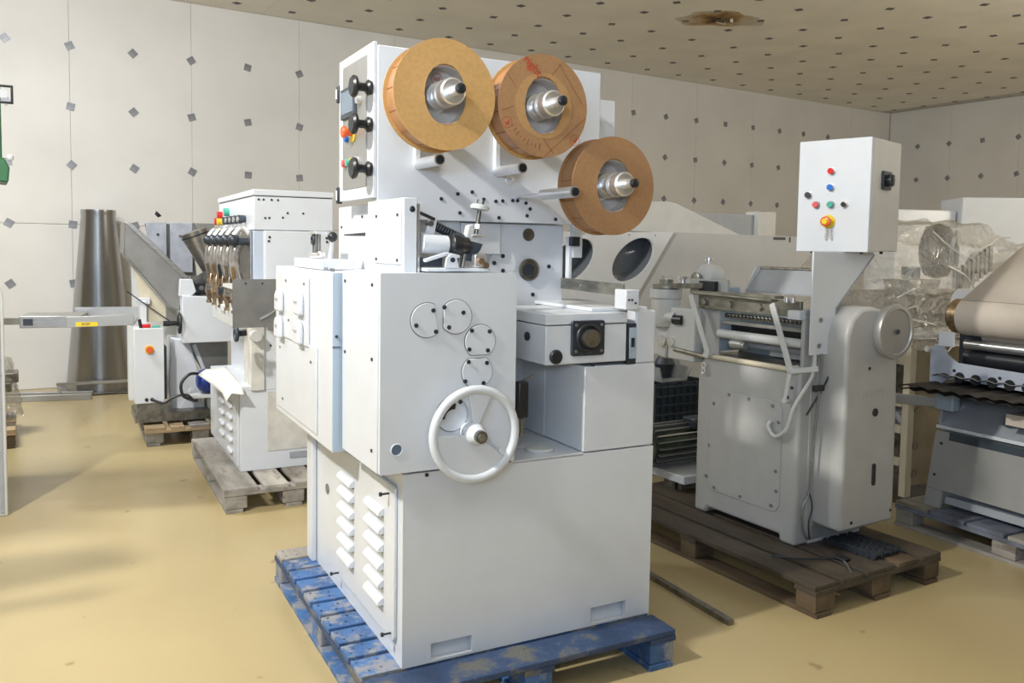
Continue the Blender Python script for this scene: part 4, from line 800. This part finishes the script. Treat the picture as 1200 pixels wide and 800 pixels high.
# ================================================================== THINGS BETWEEN MACHINES
V_ = (.9, 4.9); VA = 31
cr = thing('plastic_crate', 'dark blue ribbed plastic crate behind the right machine', 'crate', at(V_, VA, (.44, .60, .33)), VA)
for k in range(6): B().box(0, .50, 0, .012, .02+.062*k, .034+.062*k).make('rib', DBLUE, cr, bevel=.002)
for k in range(9): B().box(.0+.06*k, .012+.06*k, .004, .016, 0, .36).make('upright_rib', DBLUE, cr, smooth=False)
B().box(0, .5, .016, .022, 0, .36).box(0, .02, .016, .4, 0, .36).box(.48, .5, .016, .4, 0, .36).box(0, .5, .38, .4, 0, .36).box(0, .5, .02, .4, 0, .02).make('shell', DBLUE, cr)
gt = thing('grey_trough', 'grey plastic trough of parts on top of the dark crate', 'trough', at(V_, VA, (.48, .62, .70)), VA)
B().prism([(0, .10), (.03, 0), (.25, .0), (.30, .09), (.29, .09), (.24, .01), (.04, .01), (.01, .10)], 'y', 0, .25).make('shell', GREYP, gt); B().lathe([(0, .05), (.09, .07), (.16, .03)], (.15, .12, .02), (0, 0, 1)).make('dark_part', SCRW, gt); B().lathe([(0, .06), (.20, .03)], (.26, .12, .0), (-.2, 0, 1)).make('grey_part', GREYP, gt)
mo = thing('gear_motor', 'oily green and brown gear motor beside the dark crate', 'motor', at(V_, VA, (.36, .15, .264)), VA)
B().cyl((-.30, .1, .13), (.14, .1, .13), .11, n=28).make('housing', MGREEN, mo)
fin_ = B().box(-.28, .12, -.004, .004, .108, .132)
for k in range(20):
    q = fin_.make('cooling_fin', SCRL, mo, smooth=False) if k == 0 else dup(q, mo)
    q.matrix_basis = Matrix.Translation((0, .1, .13)) @ Matrix.Rotation(2*PI*k/20, 4, 'X')
B().box(.0, .12, -.02, .10, .22, .29).make('terminal_box', SCRW, mo, bevel=.01); B().box(.14, .32, -.02, .2, .0, .19).make('gear_head', mat('green gearbox enamel', (.05, .12, .08), .4), mo, bevel=.02); B().cyl((.10, -.03, .20), (.10, -.05, .20), .022).make('eye_bolt', CHROME, mo)
wb_ = thing('white_frame_rail', 'white machine rail low behind the right machine, carrying the gear motor', 'frame', at(V_, VA, (.26, .0, .0)), VA)
B().box(-.1, .55, .0, .42, .20, .248).make('beam', WHITE, wb_, bevel=.004); B().box(-.1, .5, .02, .05, .165, .20).make('lower_rail', DSTEEL, wb_)
for x in (-.08, .48): B().box(x, x+.05, .1, .2, .146, .2).make('foot', DSTEEL, wb_)

# ================================================================== BIG HOOD BEHIND
TP = (.5, 6.2); T = thing('ducted_machine_hood', 'large white and grey sloping hood with two oval openings behind the reels', 'machine', (TP[0], TP[1], 0), 32)
face = [(-.50, 1.705), (.87, 1.73), (.52, 1.25), (.30, .95), (-.50, .95)]
el1 = ell(.47, 1.515, .18, .165, n=36, shear=.55); el2 = ell(-.10, 1.50, .18, .165, n=36, shear=.55)
T1 = B().holed(face, [el1, el2], 'y', -.02, .0).make('front_sheet', WHITE, T, smooth=False, label='white front sheet with two oval openings')
for cx_ in (.47, -.10):
    n = 32; V = []; F = []
    for j in range(2):
        for k in range(n):
            a = 2*PI*k/n; V.append((cx_+.185*math.cos(a)+.55*.17*math.sin(a)+.06*j, .0+.16*j, 1.51+.17*math.sin(a)+.05*j))
    F = [(k, (k+1) % n, n+(k+1) % n, n+k) for k in range(n)]+[tuple(range(n, 2*n))]
    B().add(V, F).make('duct', DBLUE if False else mat('glossy dark duct', (.20, .225, .26), .2, 0, var=.05, coat=1), T, label='glossy dark duct')
B().prism([(.872, 1.728), (2.56, 1.72), (2.60, .0), (.52, 0.0), (.52, 1.25)], 'y', .0, .02).make('side_sheet', mat('grey sheet paint', (.50, .51, .52), .45, var=.02), T, smooth=False)
B().prism([(-.50, .95), (.30, .95), (.52, 1.20), (.52, 0), (-.5, 0)], 'y', .0, .02).make('lower_sheet', WHITE2, T, smooth=False)
B().box(-.5, 2.6, .50, .56, 0, 1.60).make('rear_body', WHITE2, T)
B().prism([(.35, 1.73), (.35, 1.955), (.90, 1.965), (1.66, 1.72)], 'y', .03, .40).make('sloping_cover', WHITE2, T, label='sloping upper cover')
B().box(1.08, 2.33, .50, .60, 1.60, 1.92).make('grey_upper_panel', GREYP, T, smooth=False); B().box(2.33, 2.56, .45, .6, 1.60, 1.95).make('pale_end', WHITE2, T)
B().box(2.02, 2.17, -.003, .0, 1.69, 1.712).make('vent_slot', BLACK, T, smooth=False); B().box(2.22, 2.235, -.003, .0, 1.67, 1.715).make('vent_slot', BLACK, T, smooth=False)
screws(T, 'y', [(x, -.02, 1.70) for x in (.0, .2, .42, .68)], .006, SCRL)
# cabinets far right
tag(B().box(0, .62, 0, .5, 0, 2.0).make('white_cabinet', WHITE, bevel=.01), 'tall white cabinet behind the control box, lower of two', 'cabinet', (3.58, 8.0, 0), 10)
tag(B().box(0, 1.3, 0, .5, 0, 2.12).make('white_cabinet', WHITE, bevel=.01), 'tall white cabinet at the far right edge, higher of two', 'cabinet', (4.20, 8.02, 0), -5)

# ================================================================== FILM WRAPPED MACHINE
WP = (2.50, 5.30); WA = 27
Wt = thing('cream_frame_machine', 'old cream steel frame machine under clear film, behind the grey disc', 'machine', (WP[0], WP[1], 0), WA)
def Wm(b, name, m=None, **k): return b.make(name, m or CREAM, Wt, **k)
Wm(B().box(0, .055, 0, .05, .05, 1.06), 'corner_post', bevel=.004); Wm(B().box(0, .055, .75, .80, .05, 1.06), 'corner_post', bevel=.004); Wm(B().box(1.25, 1.3, 0, .05, .05, 1.06), 'corner_post', bevel=.004)
Wm(B().box(.055, 1.25, .01, .03, .12, 1.05), 'front_panel', BROWNP, smooth=False, label='brown beige sheet panel')
Wm(B().box(.005, .025, .05, .75, .89, 1.05), 'side_panel'); 
for z in (.62, .45, .24): Wm(B().box(.0, .04, .05, .75, z, z+.05), 'side_rail', bevel=.004)
Wm(B().box(.3, .34, .05, .75, .10, .88), 'inner_sheet', DSTEEL); Wm(B().tube([(.1, .1, .5), (.15, .4, .7), (.1, .7, .66)], .03), 'inner_pipe', GREYP); Wm(B().bar((.1, .05, .6), (.1, .75, .38), .02, .03), 'inner_brace', GREYP)
for z in (.20, .38, .62): Wm(B().torus((.075, -.002, z), (0, 1, 0), .022, .004, n=16, m=6), 'latch_ring', DSTEEL)
Wm(B().box(-.05, 1.35, -.04, .85, 1.065, 1.09), 'top_plate', WHITE2, bevel=.003)
Wm(B().box(0, 1.3, 0, .8, 0, .05), 'foot_sill', DARKW)
q = Wm(B().lathe([(0, .10), (.03, .17), (.10, .19), (.17, .17), (.20, .10)], (.60, .42, 1.61), (.45, -.89, 0), 36), 'blower', mat('dark grey cast metal', (.045, .05, .055), .35, .5), label='dark grey round blower')
B().torus((.69, .24, 1.60), (.45, -.89, 0), .10, .02).make('blower_ring', GREYP, q); B().cyl((.5, .42, 1.09), (.5, .42, 1.5), .06).make('blower_stand', SCRL, q)
for k in range(8): Wm(B().box(.62+.045*k, .65+.045*k, .14, .165, 1.32+.022*k, 1.50+.022*k), 'heat_fin', SCRL, bevel=.002)
Wm(B().prism([(.20, 1.42), (.24, 1.32), (.48, 1.32), (.52, 1.42)], 'y', .2, .4), 'pan', ALU); Wm(B().box(.1, 1.2, .30, .7, 1.09, 1.33), 'machine_block', mat('brown grey metal', (.28, .25, .22), .5, var=.2), bevel=.01); Wm(B().cyl((.95, .25, 1.53), (1.5, .25, 1.58), .075), 'pale_tube', WHITE)
Wm(B().box(-.25, .1, .2, .6, 1.0, 1.18), 'side_block', mat('reddish grey', (.33, .25, .22), .5, var=.2), bevel=.02)
random.seed(3)
ff = thing('clear_film_cover', 'crumpled clear plastic film draped over the cream frame machine', 'film', (WP[0], WP[1], 0), WA)
def fnoise(x, y):
    return .022*math.sin(9*x+4*y)*math.cos(7*y-5*x)+.012*math.sin(23*x-11*y+2*math.sin(9*y))+.010*abs(math.sin(17*y+13*x+3*math.sin(5*x)))+.007*math.sin(41*x+37*y)
def f2(u, v):
    x = -.48+2.0*u; y = -.14+1.1*v
    hx_ = max(0, 1-abs(x-.62)/1.25)
    z = 1.14+.66*min(1, 1.45*hx_)*min(1, .30+2.2*v if v < .5 else .30+2.2*(1-v)+.3)
    if u > .55: z = max(z, 1.66*min(1, .55+1.8*v))
    e = min(u, .5)*6
    if e < 1: z -= .18*(1-e)
    if v < .04: z = min(z, 1.02)
    j = .004
    return (x+random.uniform(-j, j)+.5*fnoise(y, x), y+random.uniform(-j, j)-.7*fnoise(x, y), z+.8*fnoise(x+3, y)+random.uniform(-j, j)*.7)
fo = filmsheet(f2, 84, 46, 'film_sheet', ff)
for pts_ in ([(-.40, -.14, 1.14), (-.30, -.17, 1.20), (-.14, -.16, 1.19), (.0, -.17, 1.16)], [(-.34, -.15, 1.24), (-.22, -.18, 1.28), (-.16, -.15, 1.25)], [(-.30, -.12, 1.33), (-.2, -.15, 1.38), (-.1, -.1, 1.36)], [(.05, -.17, 1.12), (.1, -.17, 1.0), (.2, -.15, 1.03), (.3, -.17, 1.01)], [(.42, .2, 1.74), (.5, .1, 1.62), (.6, .02, 1.56)], [(.60, .05, 1.60), (.72, .0, 1.66), (.8, .0, 1.70), (1.0, .05, 1.71)]):
    B().tube(pts_, .0045, n=6).make('film_fold_glint', GLINT_CORD, ff)  # white tubes along the folds stand in for specular streaks
B().tube([(.08, -.17, 1.52), (.22, -.20, 1.45), (.34, -.22, 1.30), (.44, -.26, 1.20)], .005, n=6).make('white_cord', GLINT_CORD, ff)

# ================================================================== FAR RIGHT ROLLER MACHINE
Ft = thing('roller_feed_machine', 'machine cut by the right edge with a wide cream fabric roller and corrugated trays', 'machine', (FP[0], FP[1], .145), FA)
def Fm(b, name, m=None, **k): return b.make(name, m or FWHITE, Ft, **k)
Y0 = -1.15
def sl_(z): return .085*(z-.0)/.46     # the panel leans back
b = B().add([(sl_(z)+t, y, z) for t in (0, .02) for y in (0, Y0) for z in (0, .46)], [(0, 1, 3, 2), (4, 6, 7, 5), (0, 4, 5, 1), (2, 3, 7, 6), (0, 2, 6, 4), (1, 5, 7, 3)])
b = B()
def leanbox(b, y0, y1, z0, z1, t0=0, t1=.02):
    return b.add([(sl_(z)+t, y, z) for t in (t0, t1) for y in (y0, y1) for z in (z0, z1)], [(0, 1, 3, 2), (4, 6, 7, 5), (0, 4, 5, 1), (2, 3, 7, 6), (0, 2, 6, 4), (1, 5, 7, 3)])
Fm(leanbox(B(), 0, Y0, .10, .43), 'front_panel', bevel=.003, label='leaning pale front panel')
Fm(leanbox(B(), 0, -.10, 0, .10), 'leg', bevel=.003); Fm(leanbox(B(), Y0+.1, Y0, 0, .10), 'leg', bevel=.003); Fm(leanbox(B(), -.11, Y0+.1, .03, .07, .03, .06), 'lower_rail', GREYP)
Fm(leanbox(B(), -.01, Y0, .445, .465, -.02, .03), 'ledge', WHITE, bevel=.003); Fm(leanbox(B(), -.09, Y0, .385, .43, -.001, .0), 'dark_slot', DBLUE, smooth=False)
screws(Ft, 'x', [(sl_(.36)-.002, -.05, .36), (sl_(.18)-.002, -.04, .18)], .008)
Fm(B().box(.12, .75, Y0, -.02, .0, .45), 'rear_body', GREYP); 
Fm(B().add([(.10, -.02, .465), (.42, -.02, .80), (.42, Y0, .80), (.10, Y0, .465), (.12, -.02, .45), (.45, -.02, .79), (.45, Y0, .79), (.12, Y0, .45)], [(0, 1, 2, 3), (4, 5, 6, 7), (0, 1, 5, 4), (3, 2, 6, 7), (0, 3, 7, 4)]), 'sloping_apron', GREYP, label='sloping dark grey apron')
Fm(B().prism([(.10, .46), (.10, .65), (.16, .72), (.45, .80)], 'y', -.02, .0), 'side_cheek', GREYP, bevel=.003); Fm(B().prism([(.02, .56), (.02, .69), (.08, .70), (.09, .56)], 'y', -.14, -.02), 'hinge_block', BLUEGREY, bevel=.01)
bm_ = [( -.02, .80), (-.02, .92), (-.05, .945), (-.10, .94), (-.125, .90), (-.16, .86), (-.30, .84), (Y0, .80), (Y0, .72)]
Fm(B().prism([(.0, .70), (.0, .90), (-.03, .935), (-.08, .93), (-.11, .88), (-.17, .845), (Y0, .825), (Y0, .725), (-.12, .755), (-.06, .70)], 'x', .0, .012), 'comb_plate', SLATEB, bevel=.002, label='pale blue grey comb plate')
for k in range(9): Fm(B().cyl((-.005, -.19-.095*k, .765), (.05, -.19-.095*k, .765), .030, n=16), 'tube_end', BLACK)
q = Fm(B().cyl((.02, -.0, .90), (-.03, .005, .905), .016), 'stud', CHROME); screws(Ft, 'x', [(-.001, -.155, .80), (-.001, -.42, .795), (-.0, -.05, .965)], .009)
Fm(B().box(-.005, .0, -.15, -.05, .93, 1.01), 'bracket', WHITE, bevel=.002)
# corrugated trays
for i, (z0, y0, x0) in enumerate(((.768, -.05, -.05), (.715, .0, -.26), (.690, .02, -.22))):
    n = 96; V = []; F = []; Lx = [x0, .35]
    for j, x in enumerate(Lx):
        for k in range(n+1):
            y = y0-1.15*k/n; V.append((x+(.10 if j == 0 else 0)*(k/n), y, z0+.014*abs(math.sin(PI*k/n*13))-.006*(1-j)))
    F = [(k, k+1, n+1+k+1, n+1+k) for k in range(n)]
    o = Fm(B().add(V, F), 'corrugated_tray', mat('dark oily sheet', (.075, .07, .065), .4, .6, var=.2), label='dark corrugated metal tray' if i == 0 else None); so = o.modifiers.new('t', 'SOLIDIFY'); so.thickness = .004
    Fm(B().tube([(V[k][0]-.002, V[k][1], V[k][2]+.001) for k in range(0, n+1, 2)], .0022, n=5, sub=1), 'tray_edge', CHROME) if i == 0 else None
Fm(B().bar((-.10, .30, .59), (.05, -.06, .60), .04, .055), 'support_arm', ALU, bevel=.003); Fm(B().box(.02, .2, -1.1, -.45, .60, .61).box(.02, .03, -1.1, -.45, .55, .60), 'cream_bracket', WEB)
# roller with web
q = Fm(B().cyl((.10, -.14, 1.10), (.10, Y0, 1.10), .105, n=48), 'web_roller', WEB, label='large cream fabric roller'); B().cyl((.10, -.141, 1.10), (.10, -.085, 1.10), .098, n=40).make('roller_core', BRASS, q); B().cyl((.10, -.085, 1.10), (.10, -.07, 1.10), .085, n=32).make('roller_end', BLACK, q); B().cyl((.10, -.072, 1.10), (.10, -.045, 1.10), .03).make('roller_axle', CHROME, q)
B().add([(.10-.105*.5, -.145, 1.10+.105*.88), (.10-.105*.5, Y0, 1.10+.105*.88), (.95, Y0, 1.86), (.95, -.30, 1.86)], [(0, 1, 2, 3)]).make('fabric_web', WEB, q, label='cream fabric sloping up from the roller').modifiers.new('t', 'SOLIDIFY').thickness = .004
Fm(B().cyl((.32, .06, 1.16), (.32, Y0, 1.16), .085, n=32), 'rear_roller', WHITE); Fm(B().cyl((.32, .065, 1.16), (.32, .06, 1.16), .05), 'roller_bore', BRASS)
Fm(B().cyl((.14, -.12, .94), (.14, Y0, .94), .028), 'steel_roller', CHROME); Fm(B().cyl((.20, -.10, .86), (.20, Y0, .86), .06), 'dark_roller', BLACK); Fm(B().box(.18, .26, Y0, -.05, .70, 1.1), 'inner_frame', SCRW); Fm(B().cyl((.20, -.2, 1.0), (.20, Y0, 1.0), .05), 'lower_roller', WEB)
Fm(B().box(.30, .90, -.9, -.05, .45, 1.0), 'roller_stand', GREYP, bevel=.01)
